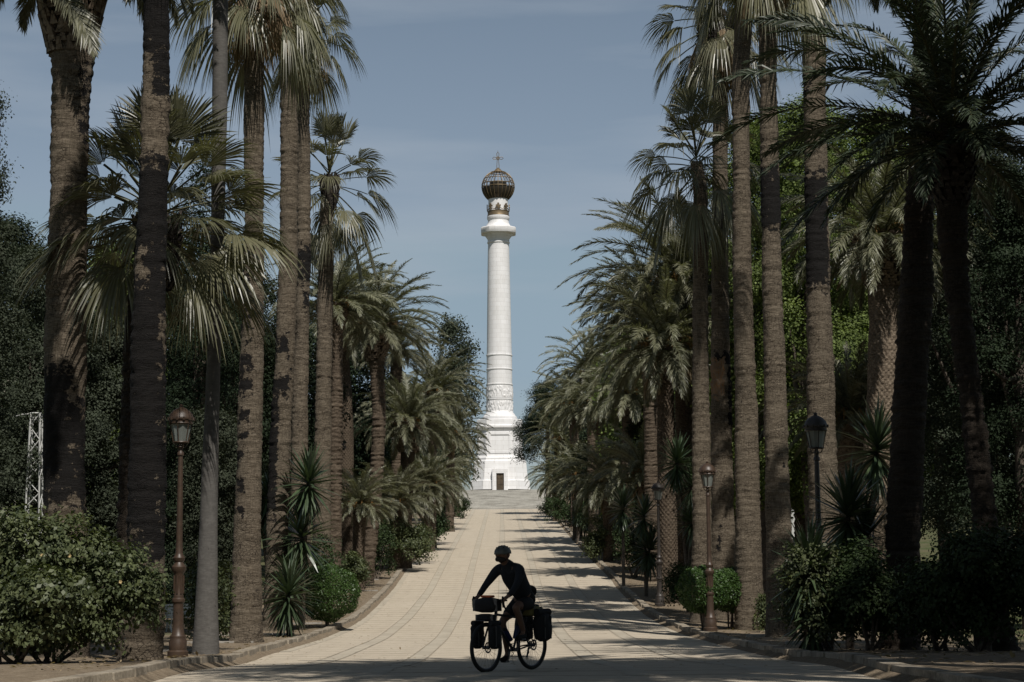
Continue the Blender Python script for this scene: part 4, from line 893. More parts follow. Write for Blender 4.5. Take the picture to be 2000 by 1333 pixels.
# canopy trees standing beside and behind the photographer: they shade the rider
def shade_tree(x, y, h, wd, kind, label):
    t_ = thing('broadleaf_tree', label, 'tree', (x, y, float(terr(x, y))), group='canopy trees beside the viewpoint')
    for nm, me in zip(('crown', 'trunk'), TR[kind]): link(nm, me, t_, (0, 0, 0), (0, 0, x), (wd, wd, h/10.))
for i, (x, y, h, wd, kd) in enumerate([(-13.5, 6, 15, 1.4, 'dark'), (-15.5, 17, 15, 1.3, 'olive'), (-5, -9, 17, 1.5, 'dark'), (7, -8, 18, 1.5, 'olive'), (15.0, 17, 17, 1.5, 'olive'), (21, 24, 19, 1.5, 'dark'), (19, 3, 18, 1.5, 'broad'), (29, 14, 17, 1.5, 'dark'), (9.6, 12, 15.0, 1.1, 'dark')]):
    shade_tree(x, y, h, wd, kd, ['dark tree left of the viewpoint, outside the picture', 'grey-green tree left of the avenue, outside the picture', 'dark tree behind the viewpoint on the left, outside the picture', 'grey-green tree behind the viewpoint on the right, outside the picture', 'wide tree right of the viewpoint, outside the picture', 'tall dark tree right of the leaning palm, outside the picture', 'tree behind the viewpoint on the right, outside the picture', 'farthest dark tree to the right, outside the picture', 'narrow dark tree closest to the viewpoint, outside the picture'][i])
for i, (x, y, h, cr, cs_) in enumerate([(4.6, 23.0, 14.5, 0, 1.35), (8.6, 21.0, 15.0, 1, 1.4), (3.2, 18.5, 15.5, 0, 1.35), (5.5, 15.0, 16.0, 2, 1.35), (13.8, 21, 14.5, 1, 1.4)]):
    z = float(terr(x, y)); t_ = thing('date_palm', ['tall date palm overhead just right of the view', 'second overhead date palm right of the view', 'overhead date palm leaning out over the avenue', 'overhead date palm above the viewpoint', 'overhead date palm beside the leaning shade-darkened one'][i], 'palm tree', (max(x, 8.9), y, z), group='tall date palms above the viewpoint')
    dx = x-max(x, 8.9)
    link('trunk', trunk_mesh([(0, 0, -.3), (0, 0, 3), (dx*.4, 0, h*.6), (dx, 0, h)], [.36, .3, .26, .26], 'rough', M['bark_date'], 200+i), t_)
    link('crown', DC[cr][0], t_, (dx, 0, h+.1), (0, 0, i*1.3), (cs_,)*3); link('frond_stalks', DC[cr][1], t_, (dx, 0, h+.1), (0, 0, i*1.3), (cs_,)*3)

r = np.random.default_rng(321); lb = []  # unseen canopy added, lobes laid out to shade road and rider
for i in range(46):
    y = r.uniform(9, 25); x = r.uniform(.5, 16); y = y if x < 9.5 else min(y, 20.); lb.append((x-11.5, y-19, r.uniform(12.5, 15.5), r.uniform(1.5, 2.3), r.uniform(1.5, 2.3), r.uniform(.9, 1.4)))
for i in range(26):
    y = r.uniform(18, 32.5); x = r.uniform(12 if y < 23 else 9.8, 20); lb.append((x-11.5, y-19, r.uniform(14.5, 17.5), r.uniform(1.5, 2.3), r.uniform(1.5, 2.3), r.uniform(.9, 1.3)))
Q, rn = cloud(322, lb, 2600, 42, .17, .36, .32, .6)
t_ = thing('broadleaf_tree', 'wide spreading tree added to shade the avenue above the viewpoint, outside the picture', 'tree', (11.5, 19, float(terr(11.5, 19))), group='canopy trees beside the viewpoint')
link('crown', soup('crown', Q, M['broad'], rn), t_); link('trunk', limbs(323, 13, lb[::8], .42), t_)

# bushes
def bush(px, py_top, py_bot, wpx, s, label, mat='bush', leaf=.10, wd=.34, clumps=420, per=26, seed=1, group=None, name='bush', stems=True, depth=1.0, lobes=None, spread=.10, cat='bush'):
    b_ = P(px, py_bot, s); b_[2] = float(terr(b_[0], b_[1])); H = (py_bot-py_top)/s; Wd = wpx/s/2
    r = np.random.default_rng(seed)
    lb = lobes or [(r.uniform(-.55, .55)*Wd, r.uniform(-.5, .5)*Wd*depth, H*(.24+.5*(ii/12)), Wd*r.uniform(.36, .5), Wd*.42*depth, H*r.uniform(.2, .28)) for ii in range(13)]
    Q, rn = cloud(seed, lb, clumps, per, leaf, wd, spread, .55)
    t_ = thing(name, label, cat, b_, group=group); link('foliage', soup('foliage', Q, M[mat], rn), t_)
    if stems:
        mb = MB()
        for i in range(7):
            e = np.array(lb[i % len(lb)][:3]); mb.tube(dens([(r.normal(0, .08), r.normal(0, .08), -.1), e*np.array([.5, .5, .35]), e], 5), np.linspace(.045, .012, 11), 7)
        link('stems', mb.mesh('stems', M['tree_bark'], True), t_)
    return t_, b_, lb
# big flowering bush bottom left
tb, bb, lb = bush(95, 1000, 1300, 420, 126, 'large leafy bush with a few yellow flowers at bottom left', clumps=1500, per=24, seed=61, leaf=.092, spread=.11, lobes=[(-1.5, 0, 1.75, 1.0, .8, .85), (-.6, -.1, 2.0, .95, .8, .75), (.35, 0, 1.75, .9, .8, .8), (1.15, 0, 1.45, .8, .7, .75), (1.55, .1, 1.1, .5, .6, .55), (-.9, -.3, 1.2, .9, .6, .6), (.3, -.35, 1.05, .9, .6, .55), (-1.9, -.2, 1.0, .7, .6, .7), (.95, -.3, .85, .6, .5, .4), (1.75, -.1, .95, .45, .5, .6), (-1.1, -.5, .7, .8, .5, .5), (-.1, -.45, .75, .7, .5, .45), (.9, -.3, .5, .7, .5, .4), (-1.9, -.3, .5, .7, .5, .45), (1.95, 0, 1.25, .35, .4, .5)])
tb.scale = (.78, .86, .86)
rf = np.random.default_rng(4); fm = simple('yellow_petal', (.40, .30, .14), .6, 0, .1, 9)
for i in range(4):
    l_ = lb[i % 6]; d = nrm(np.array([rf.uniform(-.6, .8), -1, rf.uniform(-.2, .8)])); c = np.array(l_[:3])+d*np.array(l_[3:])*1.08
    q = []
    for kk in range(5):
        a = kk*1.2566; dd = nrm(np.array([math.cos(a), -.35, math.sin(a)])); q.append(kite(c[None], dd[None], np.array([[0, -1., 0]]), np.array([.042]), np.array([.02]))[0])
    link('flower', soup('flower', np.array(q), fm), tb)
bush(25, 1120, 1310, 300, 132, 'lower part of bush at the bottom left corner with dark twisted stems', clumps=500, per=24, seed=62, leaf=.09)
bush(408, 1085, 1270, 110, 88, 'dark leafy shrub between the near lamp and pale palm', clumps=260, per=26, seed=63, leaf=.085)
bush(780, 990, 1105, 150, 34, 'light green shrub on the left kerb under the curved palm', mat='bush', clumps=420, per=26, seed=64, leaf=.12, spread=.14)
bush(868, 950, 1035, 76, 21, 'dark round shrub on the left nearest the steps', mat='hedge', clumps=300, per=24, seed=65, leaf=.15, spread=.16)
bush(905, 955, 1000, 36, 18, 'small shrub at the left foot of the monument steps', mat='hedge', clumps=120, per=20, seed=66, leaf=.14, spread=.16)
bush(1615, 1065, 1285, 200, 98, 'broad leafy bush in front of the dark right lamp', clumps=760, per=26, seed=67, leaf=.085)
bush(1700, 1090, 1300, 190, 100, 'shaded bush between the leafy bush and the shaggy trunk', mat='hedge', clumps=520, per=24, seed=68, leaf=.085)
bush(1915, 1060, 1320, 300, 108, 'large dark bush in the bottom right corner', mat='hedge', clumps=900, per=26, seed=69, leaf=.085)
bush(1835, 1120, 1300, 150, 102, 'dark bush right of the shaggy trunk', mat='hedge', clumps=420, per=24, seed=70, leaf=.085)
bush(1190, 1000, 1085, 110, 30, 'dense green shrub on the right verge beside the far lamps', mat='bush', clumps=360, per=24, seed=71, leaf=.12, spread=.14)
bush(1238, 1000, 1120, 90, 37, 'dark upright shrub on the right verge', mat='hedge', clumps=320, per=24, seed=72, leaf=.11, spread=.13)
bush(1105, 960, 1020, 110, 21, 'low dark shrub on the right nearest the steps', mat='hedge', clumps=300, per=24, seed=73, leaf=.15, spread=.16)
bush(1140, 990, 1050, 90, 25, 'round dark shrub between the far right lamps', mat='hedge', clumps=300, per=24, seed=74, leaf=.13, spread=.15)
bush(1080, 970, 1006, 60, 18.5, 'tiny dark shrub against the right end of the steps', mat='hedge', clumps=160, per=22, seed=75, leaf=.15, spread=.16)
bush(735, 1000, 1125, 90, 37, 'dark shrub behind the curved palm foot', mat='hedge', clumps=300, per=24, seed=76, leaf=.11, spread=.13)
bush(600, 1000, 1180, 160, 50, 'dark undergrowth shrub behind the left yucca', mat='hedge', clumps=360, per=24, seed=77, leaf=.1)
for i_, (px, pt, pb, w_, s_, lab, mt) in enumerate([
 (690, 1040, 1120, 70, 41, 'low leafy shrub between the small far lamp and the curved palm', 'bush'),
 (812, 1000, 1062, 80, 30, 'yellow-green shrub next to the kerb below the low left date palms', 'bush'),
 (845, 985, 1046, 64, 26, 'mid green shrub on the left beyond the yellow-green one', 'hedge'),
 (445, 1130, 1245, 60, 76, 'small pale shrub between the pale palm and the scabbed palm', 'bush'),
 (1165, 1010, 1076, 60, 32, 'small leafy shrub at the right kerb by the far dark lamp', 'bush'),
 (1330, 1085, 1190, 70, 52, 'dark shrub at the foot of the ringed date palm on the right', 'hedge'),
 (1500, 1165, 1240, 44, 68, 'small dusty shrub between the two straight right trunks', 'bush')]):
    bush(px, pt, pb, w_, s_, lab, mat=mt, clumps=240, per=22, seed=400+i_, leaf=max(.06, 4.2/s_), spread=max(.08, 5/s_), stems=False)
# clipped round bushes: dense little leaves on a ball
def ball(px, py, rpx, s, label, sq=(1, 1, .92), n=15000, seed=1, base_py=None):
    c = P(px, py, s); g = float(terr(c[0], c[1])); R0 = rpx/s; r = np.random.default_rng(seed)
    d = rdir(r, n); lump = 1+.035*np.sin(d[:, 0]*9)+.03*np.sin(d[:, 2]*11+1)+.025*np.sin(d[:, 1]*13); rad = R0*lump*(1-.16*r.random(n)**2)
    pos = d*rad[:, None]*np.array(sq); nn = nrm(d*.9+rdir(r, n)*.7); dd = rdir(r, n); dd = nrm(dd-nn*(dd*nn).sum(1)[:, None]+d*.35)
    l_ = .055*r.uniform(.6, 1.3, n); rnd = np.clip(.5+.25*np.sin(d[:, 0]*17+d[:, 2]*13)+r.normal(0, .2, n), 0, 1)
    t_ = thing('clipped_bush', label, 'bush', (c[0], c[1], g)); hz = max(c[2]-g, R0*.7)
    link('foliage', soup('foliage', kite(pos, dd, nn, l_, l_*.38), M['ball'], rnd), t_, (0, 0, hz))
    mb = MB()
    for i in range(5): mb.tube([(r.normal(0, .05), r.normal(0, .05), -.1), (r.normal(0, .2)*R0, r.normal(0, .2)*R0, hz)], .03, 6)
    link('stems', mb.mesh('stems', M['tree_bark']), t_)
ball(640, 1158, 60, 60, 'clipped bright green ball bush on the left kerb', seed=81, n=20000)
ball(1372, 1152, 50, 65, 'clipped green bush wrapped round the right-hand brown lamp', seed=82)
ball(1428, 1152, 47, 64, 'darker clipped bush just right of the lamp-wrapping bush', seed=83)
# hedges on the left bank
def hedge(p0, p1, h, label, seed):
    r = np.random.default_rng(seed); p0, p1 = np.array(p0, float), np.array(p1, float); L_ = np.linalg.norm(p1-p0); n = int(L_*1500); d = (p1-p0)/L_; nn_ = np.array([-d[1], d[0]])
    u = r.random(n)*L_; f = r.random(n); wv = .5
    side = r.choice([-1, 1], n); top = f < .35
    off = np.where(top, r.uniform(-wv, wv, n), side*wv)+r.normal(0, .03, n); zz_ = np.where(top, h, r.random(n)*h)+r.normal(0, .03, n)
    X = p0[0]+d[0]*u+nn_[0]*off; Y = p0[1]+d[1]*u+nn_[1]*off; Z = terr(X, Y)+zz_
    nv = np.where(top[:, None], np.array([0, 0, 1.]), np.stack([nn_[0]*side, nn_[1]*side, 0*u], 1)); nv = nrm(nv+rdir(r, n)*.6); dd = rdir(r, n); dd = nrm(dd-nv*(dd*nv).sum(1)[:, None])
    l_ = .09*r.uniform(.6, 1.3, n); o = np.array([p0[0], p0[1], float(terr(p0[0], p0[1]))])
    t_ = thing('hedge', label, 'hedge', o, data=soup('hedge', kite(np.stack([X, Y, Z], 1)-o, dd, nv, l_, l_*.4), M['hedge']))
hedge((-16.5, 62), (-10.8, 47), .9, 'trimmed low hedge on the bank between the ringed and burnt trunks', 5)
hedge((-21.5, 78), (-15.5, 66), 1.0, 'trimmed hedge far left behind the lattice mast', 6)

# yuccas
def yucca_head(seed, n=170, L_=.68, w_=.027, down=-80):
    r = np.random.default_rng(seed); Q = []; rn = []
    for i in range(n):
        f = (i+.5)/n; az = i*2.39996+r.normal(0, .15); e = R_(88)-R_(88-down)*f**.9+r.normal(0, .07)
        k_ = 5; t = np.linspace(0, 1, k_); ee = e-r.uniform(.05, .5)*t*(1 if e > -.8 else .2)
        st = np.stack([np.cos(az)*np.cos(ee), np.sin(az)*np.cos(ee), np.sin(ee)], 1); l_ = L_*r.uniform(.8, 1.12)
        pc = np.array([0, 0, .12-.3*f])+np.concatenate([[np.zeros(3)], np.cumsum(st[:-1]*l_/(k_-1), 0)])
        sd_ = np.array([-math.sin(az), math.cos(az), 0])+np.array([0, 0, r.normal(0, .25)]); wv = np.array([.5, 1, .9, .6, .03])*w_
        Q.append(strip_quads(pc[None], (sd_[None]*wv[:, None])[None])); rn += [r.random()]*4
    return soup('leaf_head', np.concatenate(Q), M['yucca'], np.array(rn))
YH = [yucca_head(1), yucca_head(2, 140), yucca_head(3, 190, .68, .027, -88)]
YD = [dead_skirt(44, 6, 1.0, .5)]
def yucca(px, py_base, s, heads, label, group='yuccas beside the avenue', dry=False):
    b_ = P(px, py_base, s); b_[2] = float(terr(b_[0], b_[1])); t_ = thing('yucca', label, 'yucca', b_, group=group)
    for i, (hx, hy, k_, rz) in enumerate(heads):
        q = P(hx, hy, s)-b_; q[1] += .15*math.sin(i*2.3)
        mb = MB(); mb.tube(dens([(0, 0, -.1), (q[0]*.3, q[1]*.3, max(.05, q[2]*.5)), q], 6), np.linspace(.09, .06, 13), 9)
        link('stem', mb.mesh('stem', M['tree_bark'], True), t_)
        link('leaf_head', YH[i % 3], t_, q, (.12*math.sin(i), .1*math.cos(i*3), rz), (k_,)*3)
        if dry and i == 0: link('dead_leaves', soup('dead_leaves', np.concatenate([date_frond(np.random.default_rng(9+j), np.array([0, 0, 0.]), j*.9, R_(-70), .9, .3, 8, .02, .3)[0] for j in range(5)]), M['dead']), t_, q, scl=(.5, .5, .9))
yucca(590, 1225, 62, [(602, 945, 1.75, 0), (588, 1050, 1.85, 1.2), (566, 1130, 1.6, 2.3)], 'tall three-headed yucca left of the clipped ball bush')
yucca(528, 1215, 58, [(525, 975, 1.5, .4), (508, 1010, 1.4, 2)], 'yucca half hidden behind the scabbed palm on the left')
yucca(565, 1235, 68, [(563, 1165, 1.6, 1.0)], 'low spiky yucca at the left kerb in front of the ball bush')
yucca(1345, 1180, 52, [(1322, 905, 1.6, .2), (1352, 950, 1.5, 1.4), (1350, 1020, 1.3, 3.)], 'tall yucca with hanging dead leaves beside the right straight trunks', dry=True)
yucca(1262, 1150, 44, [(1268, 1075, 1.8, .4), (1258, 1010, 1.5, 2.)], 'spiky yucca on the right verge near the dark lamp post')
yucca(1218, 1140, 40, [(1217, 995, 1.6, 1.1)], 'single-stemmed dark yucca farther up the right verge')
yucca(1128, 1050, 26, [(1128, 1000, 1.5, .4), (1142, 1012, 1.3, 2.)], 'small distant yucca below the low arching palm on the right')
yucca(1660, 1280, 94, [(1655, 1010, 1.55, .4), (1690, 1060, 1.4, 1.6)], 'yucca rising behind the leafy right bush')
yucca(1578, 1290, 98, [(1580, 1115, 1.45, .4), (1590, 1205, 1.3, 2.1)], 'spiky yucca at the left side of the leafy right bush')
yucca(1700, 1270, 80, [(1712, 880, 1.7, .8)], 'dark yucca with hanging leaves against the shaggy trunk')

# ------------------------------------------------------------------ street lamps
HL = 5.0
def lamp_parts(col_m):
    post = MB()
    prof_ = [(.24, 0), (.24, .10), (.20, .13), (.21, .30), (.185, .34), (.19, .40), (.15, .44), (.125, .60), (.118, 1.02), (.12, 1.05), (.15, 1.08), (.15, 1.13), (.118, 1.16), (.118, 1.2), (.11, 1.22), (.11, 1.62), (.13, 1.66), (.17, 1.71), (.17, 1.77), (.12, 1.82), (.10, 1.86), (.13, 1.90), (.14, 1.95), (.10, 2.0), (.085, 2.04), (.075, 2.3), (.06, 3.9), (.055, 3.98), (.08, 4.0), (.08, 4.05), (.055, 4.08), (.055, 4.13), (.075, 4.16), (.05, 4.2), (.03, 4.28)]
    prof_ = [(r*.86, z) for r, z in prof_]
    post.lathe(prof_, 20)
    for i in range(8):           # fluting on the lower drum
        a = i*math.pi/4; post.tube([(.098*math.cos(a), .098*math.sin(a), 1.24), (.098*math.cos(a), .098*math.sin(a), 1.60)], .018, 6)
    pm = post.mesh('post', col_m, True)
    fr = MB(); zb, zt = 4.26, 4.64
    for i in range(4): 
        a = i*math.pi/2+math.pi/4; fr.tube(dens([(0, 0, 4.15), (.10*math.cos(a), .10*math.sin(a), 4.17), (.13*math.cos(a), .13*math.sin(a), zb)], 5), .012, 6)
    for i in range(6):
        a = i*math.pi/3; fr.tube([(.15*math.cos(a), .15*math.sin(a), zb), (.225*math.cos(a), .225*math.sin(a), zt)], .011, 6)
    fr.ring(.15, .018, (0, 0, zb), 24, 6); fr.ring(.225, .02, (0, 0, zt), 24, 6); fr.tube([(0, 0, zb), (0, 0, zb+.16)], .02, 8); fr.box((0, 0, zb), (.14, .012, .008)); fr.box((0, 0, zb), (.012, .14, .008))
    fm_ = fr.mesh('lantern_frame', col_m, True)
    g_ = MB(); g_.lathe([(.140, zb+.015), (.215, zt-.01)], 6); gm = g_.mesh('glass', M['glass'])
    cp = MB(); cp.lathe([(.225, zt+.0), (.235, zt+.035), (.235, zt+.06), (.255, zt+.075), (.26, zt+.10), (.245, zt+.13), (.225, zt+.19), (.17, zt+.255), (.10, zt+.30), (.05, zt+.325), (.035, zt+.335), (.035, zt+.35), (.05, zt+.36), (.02, zt+.385)], 24)
    for i in range(12):          # scalloped edge
        a = i*math.pi/6; cp.tube([(.255*math.cos(a), .255*math.sin(a), zt+.065), (.275*math.cos(a), .275*math.sin(a), zt+.12)], [.03, .012], 6)
    cm_ = cp.mesh('cap', col_m, True)
    return pm, fm_, gm, cm_
LPB, LPD = lamp_parts(M['brown_paint']), lamp_parts(M['dark_tone'])
def lamp(px, py, label, kit=LPB, s=None):
    b_ = G(px, py) if s is None else P(px, py, s); b_[2] = float(terr(b_[0], b_[1]))
    t_ = thing('street_lamp', label, 'street lamp', b_, (0, 0, px), group='iron lamps along the avenue')
    link('post', kit[0], t_); fr = link('lantern', kit[1], t_); link('glass', kit[2], fr); link('cap', kit[3], fr)
lamp(347, 1286, 'brown painted iron lamp post between the burnt and pale palms')
lamp(1388, 1230, 'brown painted iron lamp rising out of the clipped bush', s=66)
lamp(1606, 1285, 'dark iron lamp in shade in front of the black-patched palm', LPD, s=92)
lamp(1289, 1186, 'dark lamp post beside the ringed date palm on the right', LPD)
lamp(666, 1112, 'small brown lamp against the slim notched palm on the left')
lamp(1157, 1060, 'dark lamp post standing between the far right shrubs', LPD)
lamp(1132, 1045, 'thin brown lamp post left of the dark far lamp on the right')
lamp(1117, 1030, 'farthest brown lamp post on the right')
lamp(736, 1090, 'brown lamp hidden behind the curved date palm on the left')

# ------------------------------------------------------------------ lattice mast, bench, pavilion, walls
b_ = P(66, 1010, 60); b_[2] = float(terr(b_[0], b_[1])); tp = P(68, 806, 60)
H = float(tp[2]-b_[2]); mb = MB(); a0, a1 = .30, .15
def cr(i, f): w__ = a0+(a1-a0)*f; return (w__*(1 if i in (0, 1) else -1)*1., w__*(1 if i in (0, 3) else -1), H*f)
for i in range(4): mb.tube([cr(i, 0), cr(i, 1)], .03, 4)
K = 8
for kq in range(K):
    for i in range(4):
        mb.tube([cr(i, kq/K), cr((i+1) % 4, (kq+.5)/K)], .016, 4); mb.tube([cr((i+1) % 4, (kq+.5)/K), cr(i, (kq+1)/K)], .018, 4)
for i in range(4): mb.tube([cr(i, 1), cr((i+1) % 4, 1)], .03, 4)
t_ = thing('lattice_mast', 'white steel lattice mast left of the thick ringed trunk', 'mast', b_); link('lattice', mb.mesh('lattice', M['white_paint']), t_)
mb = MB(); mb.tube([(-.15, 0, H), (-.45, 0, H-.03), (-.75, 0, H-.10)], [.012, .03, .012], 6); link('insulator', mb.mesh('insulator', M['white_paint']), t_)
# iron bench behind the near lamp
b_ = G(372, 1236); mb = MB(); b_[2] = float(terr(b_[0], b_[1])); t_ = thing('park_bench', 'grey iron bench behind the near brown lamp post', 'bench', b_, (0, 0, .5))
for x in (-.7, .7):
    mb = MB()
    for q in ([(x, -.25, 0), (x, -.2, .25), (x, -.25, .43), (x, .2, .43)], [(x, .25, 0), (x, .18, .43), (x, .3, .85)], [(x, -.25, .43), (x, -.22, .65), (x, .2, .66)], [(x, -.15, .1), (x, 0, .3), (x, .15, .1)]): mb.tube(dens(q, 5), .02, 6)
    link('side_frame', mb.mesh('side_frame', M['white_paint'], True), t_)
mb = MB()
for j in range(5): mb.box((0, -.2+.1*j, .45), (.74, .035, .012))
link('seat', mb.mesh('seat', M['white_paint']), t_); mb = MB()
for j in range(4): mb.box((0, .21+.03*j, .52+.1*j), (.74, .012, .035))
link('backrest', mb.mesh('backrest', M['white_paint']), t_)
# pavilion with green roof far right behind the trunks
b_ = P(1500, 1005, 36); b_[2] = float(terr(b_[0], b_[1])); zt = float(P(1500, 968, 36)[2]-b_[2])
t_ = thing('park_pavilion', 'low white kiosk with a green roof seen between the right trunks', 'building', b_)
mb = MB(); mb.box((0, 0, zt/2-.12), (3.2, 1.6, zt/2-.12)); link('wall', mb.mesh('wall', M['white_paint'], bevel=.03), t_)
mb = MB(); mb.box((0, 0, zt+.05), (3.5, 1.9, .22), top=.86); link('roof', mb.mesh('roof', simple('green_roof', (.02, .14, .10), .6), bevel=.02), t_)
mb = MB(); mb.box((0, -1.62, 1.3), (1.6, .05, .55)); link('counter_opening', mb.mesh('counter_opening', M['black']), t_)
# pale house wall behind the left edge trees
b_ = P(78, 990, 34); b_[2] = float(terr(b_[0], b_[1])); zt = float(P(78, 708, 34)[2]-b_[2])
t_ = thing('white_house', 'pale house wall glimpsed left of the thick ringed trunk', 'building', b_)
mb = MB(); mb.box((0, 0, zt/2), (1.9, 3, zt/2)); link('wall', mb.mesh('wall', simple('cream_render', (.55, .50, .42), .8), bevel=.03), t_)
mb = MB(); mb.box((0, 0, zt+.1), (2.1, 3.2, .1)); link('roof', mb.mesh('roof', simple('house_roof', (.30, .18, .12), .8)), t_)
mb = MB(); mb.box((-.9, -3.02, zt*.8), (.4, .04, .6)); wn = link('window', mb.mesh('window', M['dark_tone']), t_)

# ------------------------------------------------------------------ weeds and litter
r = np.random.default_rng(99); Q = []
for (px, py, k_) in ((1552, 1215, 26), (1480, 1232, 12), (443, 1235, 20), (1455, 1230, 10)):
    b_ = G(px, py); t_ = Q = []
    for i in range(k_):
        o = np.array([r.normal(0, .14), r.normal(0, .12)-.35, 0]); h = r.uniform(.3, .75); st = dens([o, o+[r.normal(0, .04), 0, h*.5], o+[r.normal(0, .12), 0, h]], 5)
        for p_ in st: 
            d = rdir(r, 4); Q.append(kite(np.repeat(p_[None], 4, 0), d, rdir(r, 4), np.full(4, .06), np.full(4, .02)))
        Q.append(strip_quads(st[None], np.full((1, len(st), 3), .004)))
    o_ = thing('weed', {1552: 'pale weeds at the foot of the peeling palm', 1480: 'pale weeds right of the straight grey trunk foot', 443: 'yellowish weeds left of the scabbed palm foot', 1455: 'short weeds left of the straight grey trunk foot'}[px], 'weeds', (b_[0], b_[1], b_[2]), data=soup('weed', np.concatenate(Q), M['weed']))
n = 5200; Y = r.uniform(24, 120, n); sg = r.choice([-1, 1], n); X = np.where(sg < 0, xl(Y), xr(Y))+sg*(.3+np.abs(r.normal(0, 2.2, n))); Z = terr(X, Y)+.02
d = rdir(r, n)*np.array([1, 1, .12]); l_ = r.uniform(.05, .16, n)
lt = link('leaf_litter', soup('leaf_litter', kite(np.stack([X, Y, Z], 1), nrm(d), nrm(rdir(r, n)*.3+[0, 0, 1]), l_, l_*.22), M['dead'])); lt['kind'] = 'stuff'
n = 1300; Y = r.uniform(27, 110, n); X = r.uniform(0, 1, n); X = xl(Y)+(xr(Y)-xl(Y))*np.where(r.random(n) < .6, X**3, 1-X**3); Z = gz(Y)+.012
d = rdir(r, n)*np.array([1, 1, .05]); l_ = r.uniform(.03, .12, n)
lt = link('leaf_litter', soup('leaf_litter', kite(np.stack([X, Y, Z], 1), nrm(d), nrm(rdir(r, n)*.2+[0, 0, 1]), l_, l_*.2), M['dead'])); lt['kind'] = 'stuff'
n = 30000; Y = r.uniform(30, 110, n); sg = r.choice([-1, 1], n); X = np.where(sg < 0, xl(Y), xr(Y))+sg*(5+np.abs(r.normal(0, 9, n))); Z = terr(X, Y)
d = nrm(r.normal(size=(n, 3))*[.5, .5, .1]+[0, 0, 1]); l_ = r.uniform(.06, .18, n)
lt = link('grass', soup('grass', kite(np.stack([X, Y, Z], 1), d, nrm(rdir(r, n)*[1, 1, .1]), l_, l_*.07), M['hedge'])); lt['kind'] = 'stuff'

# ------------------------------------------------------------------ bicycle, bags and rider
ca = P(995, 1306, 137); CY = float(ca[1]); CX = float(ca[0]); CZ = float(gz(CY))
hd = math.atan2(-.79, -.61)
OFF = Vector((-.535, 0, 0)); RB = Matrix.Rotation(hd, 4, 'Z')
bl = Vector((CX, CY, CZ)) + (RB @ OFF)
def bt(name, label, cat, group=None): return thing(name, label, cat, bl, (0, 0, hd), group)
bike = bt('touring_bicycle', 'loaded dark touring bicycle ridden towards the viewer on the shaded road', 'bicycle')
WR = .345
def wheel(cx, par):
    rim = MB(); rim.ring(WR-.045, .012, (cx, 0, WR), 56, 8, 'y', .014); t_ = link('wheel', rim.mesh('rim', M['steel'], True), par)
    ty = MB(); ty.ring(WR-.022, .029, (cx, 0, WR), 64, 10, 'y', .030); link('tyre', ty.mesh('tyre', M['rubber'], True), t_)
    sp = MB()
    for i in range(28):
        a = i*2*math.pi/28; b2 = a+(.35 if i % 2 else -.35); y = .03 if (i//2) % 2 else -.03
        sp.tube([(cx+.025*math.cos(b2), y, WR+.025*math.sin(b2)), (cx+(WR-.05)*math.cos(a), 0, WR+(WR-.05)*math.sin(a))], .0016, 4)
    sp.tube([(cx, -.055, WR), (cx, .055, WR)], .024, 12); link('spokes', sp.mesh('spokes', M['steel']), t_)
    dk = MB(); dk.ring(.068, .012, (cx, .035, WR), 28, 6, 'y', .0025)
    for i in range(5):
        a = i*1.2566; dk.tube([(cx, .035, WR), (cx+.07*math.cos(a), .035, WR+.07*math.sin(a))], .005, 4)
    link('brake_disc', dk.mesh('brake_disc', M['steel']), t_)
wheel(0, bike); wheel(1.07, bike)
BBx, BBz = .44, .285
mb = MB()
for p0, p1, r0 in (((BBx, 0, BBz), (.24, 0, .80), .017), ((BBx, 0, BBz), (.86, 0, .70), .022), ((.285, 0, .74), (.84, 0, .80), .018), ((.865, 0, .68), (.835, 0, .86), .022)): mb.tube([p0, p1], r0, 10)
for y in (-.06, .06):
    mb.tube(dens([(0, y, WR), (.2, y, .33), (BBx-.03, y*.6, BBz)], 5), .011, 8); mb.tube([(0, y, WR), (.265, y*.25, .73)], .009, 8)
link('frame', mb.mesh('frame', M['frame'], True), bike)
mb = MB()
for y in (-.06, .06): mb.tube(dens([(1.07, y, WR), (1.0, y, .52), (.93, y*.8, .66), (.875, 0, .69)], 5), .013, 8)
link('fork', mb.mesh('fork', M['frame'], True), bike)
mb = MB(); mb.tube([(.835, 0, .86), (.83, 0, .98), (.89, 0, 1.0)], .016, 8)
for sg in (-1, 1):
    mb.tube(dens([(.89, 0, 1.0), (.89, sg*.20, 1.0), (.91, sg*.245, 1.0), (.99, sg*.26, .99), (1.0, sg*.27, .93), (.96, sg*.28, .87), (.88, sg*.29, .86)], 6), .013, 8)
    mb.tube(dens([(.97, sg*.26, 1.0), (1.02, sg*.26, 1.05), (1.03, sg*.265, .98), (1.02, sg*.27, .90)], 5), .011, 7)
link('handlebar', mb.mesh('handlebar', M['black'], True), bike)
mb = MB(); mb.tube([(.24, 0, .80), (.215, 0, .90)], .014, 8)
mb.tube(dens([(.06, 0, .93), (.16, 0, .935), (.28, 0, .93), (.35, 0, .925)], 5), [.05, .07, .075, .075, .07, .065, .06, .05, .04, .033, .028, .025, .022, .02, .018, .014][:16], 10)
mb.v = [(x-.06, y, z) if z > .84 else (x, y, z) for x, y, z in mb.v]
link('saddle', mb.mesh('saddle', M['black'], True), bike)
mb = MB(); mb.ring(.085, .006, (BBx, -.05, BBz), 36, 6, 'y', .003); mb.tube([(BBx, -.07, BBz), (BBx, .07, BBz)], .02, 10)
for i in range(5): a = i*1.2566; mb.tube([(BBx, -.05, BBz), (BBx+.085*math.cos(a), -.05, BBz+.085*math.sin(a))], .006, 4)
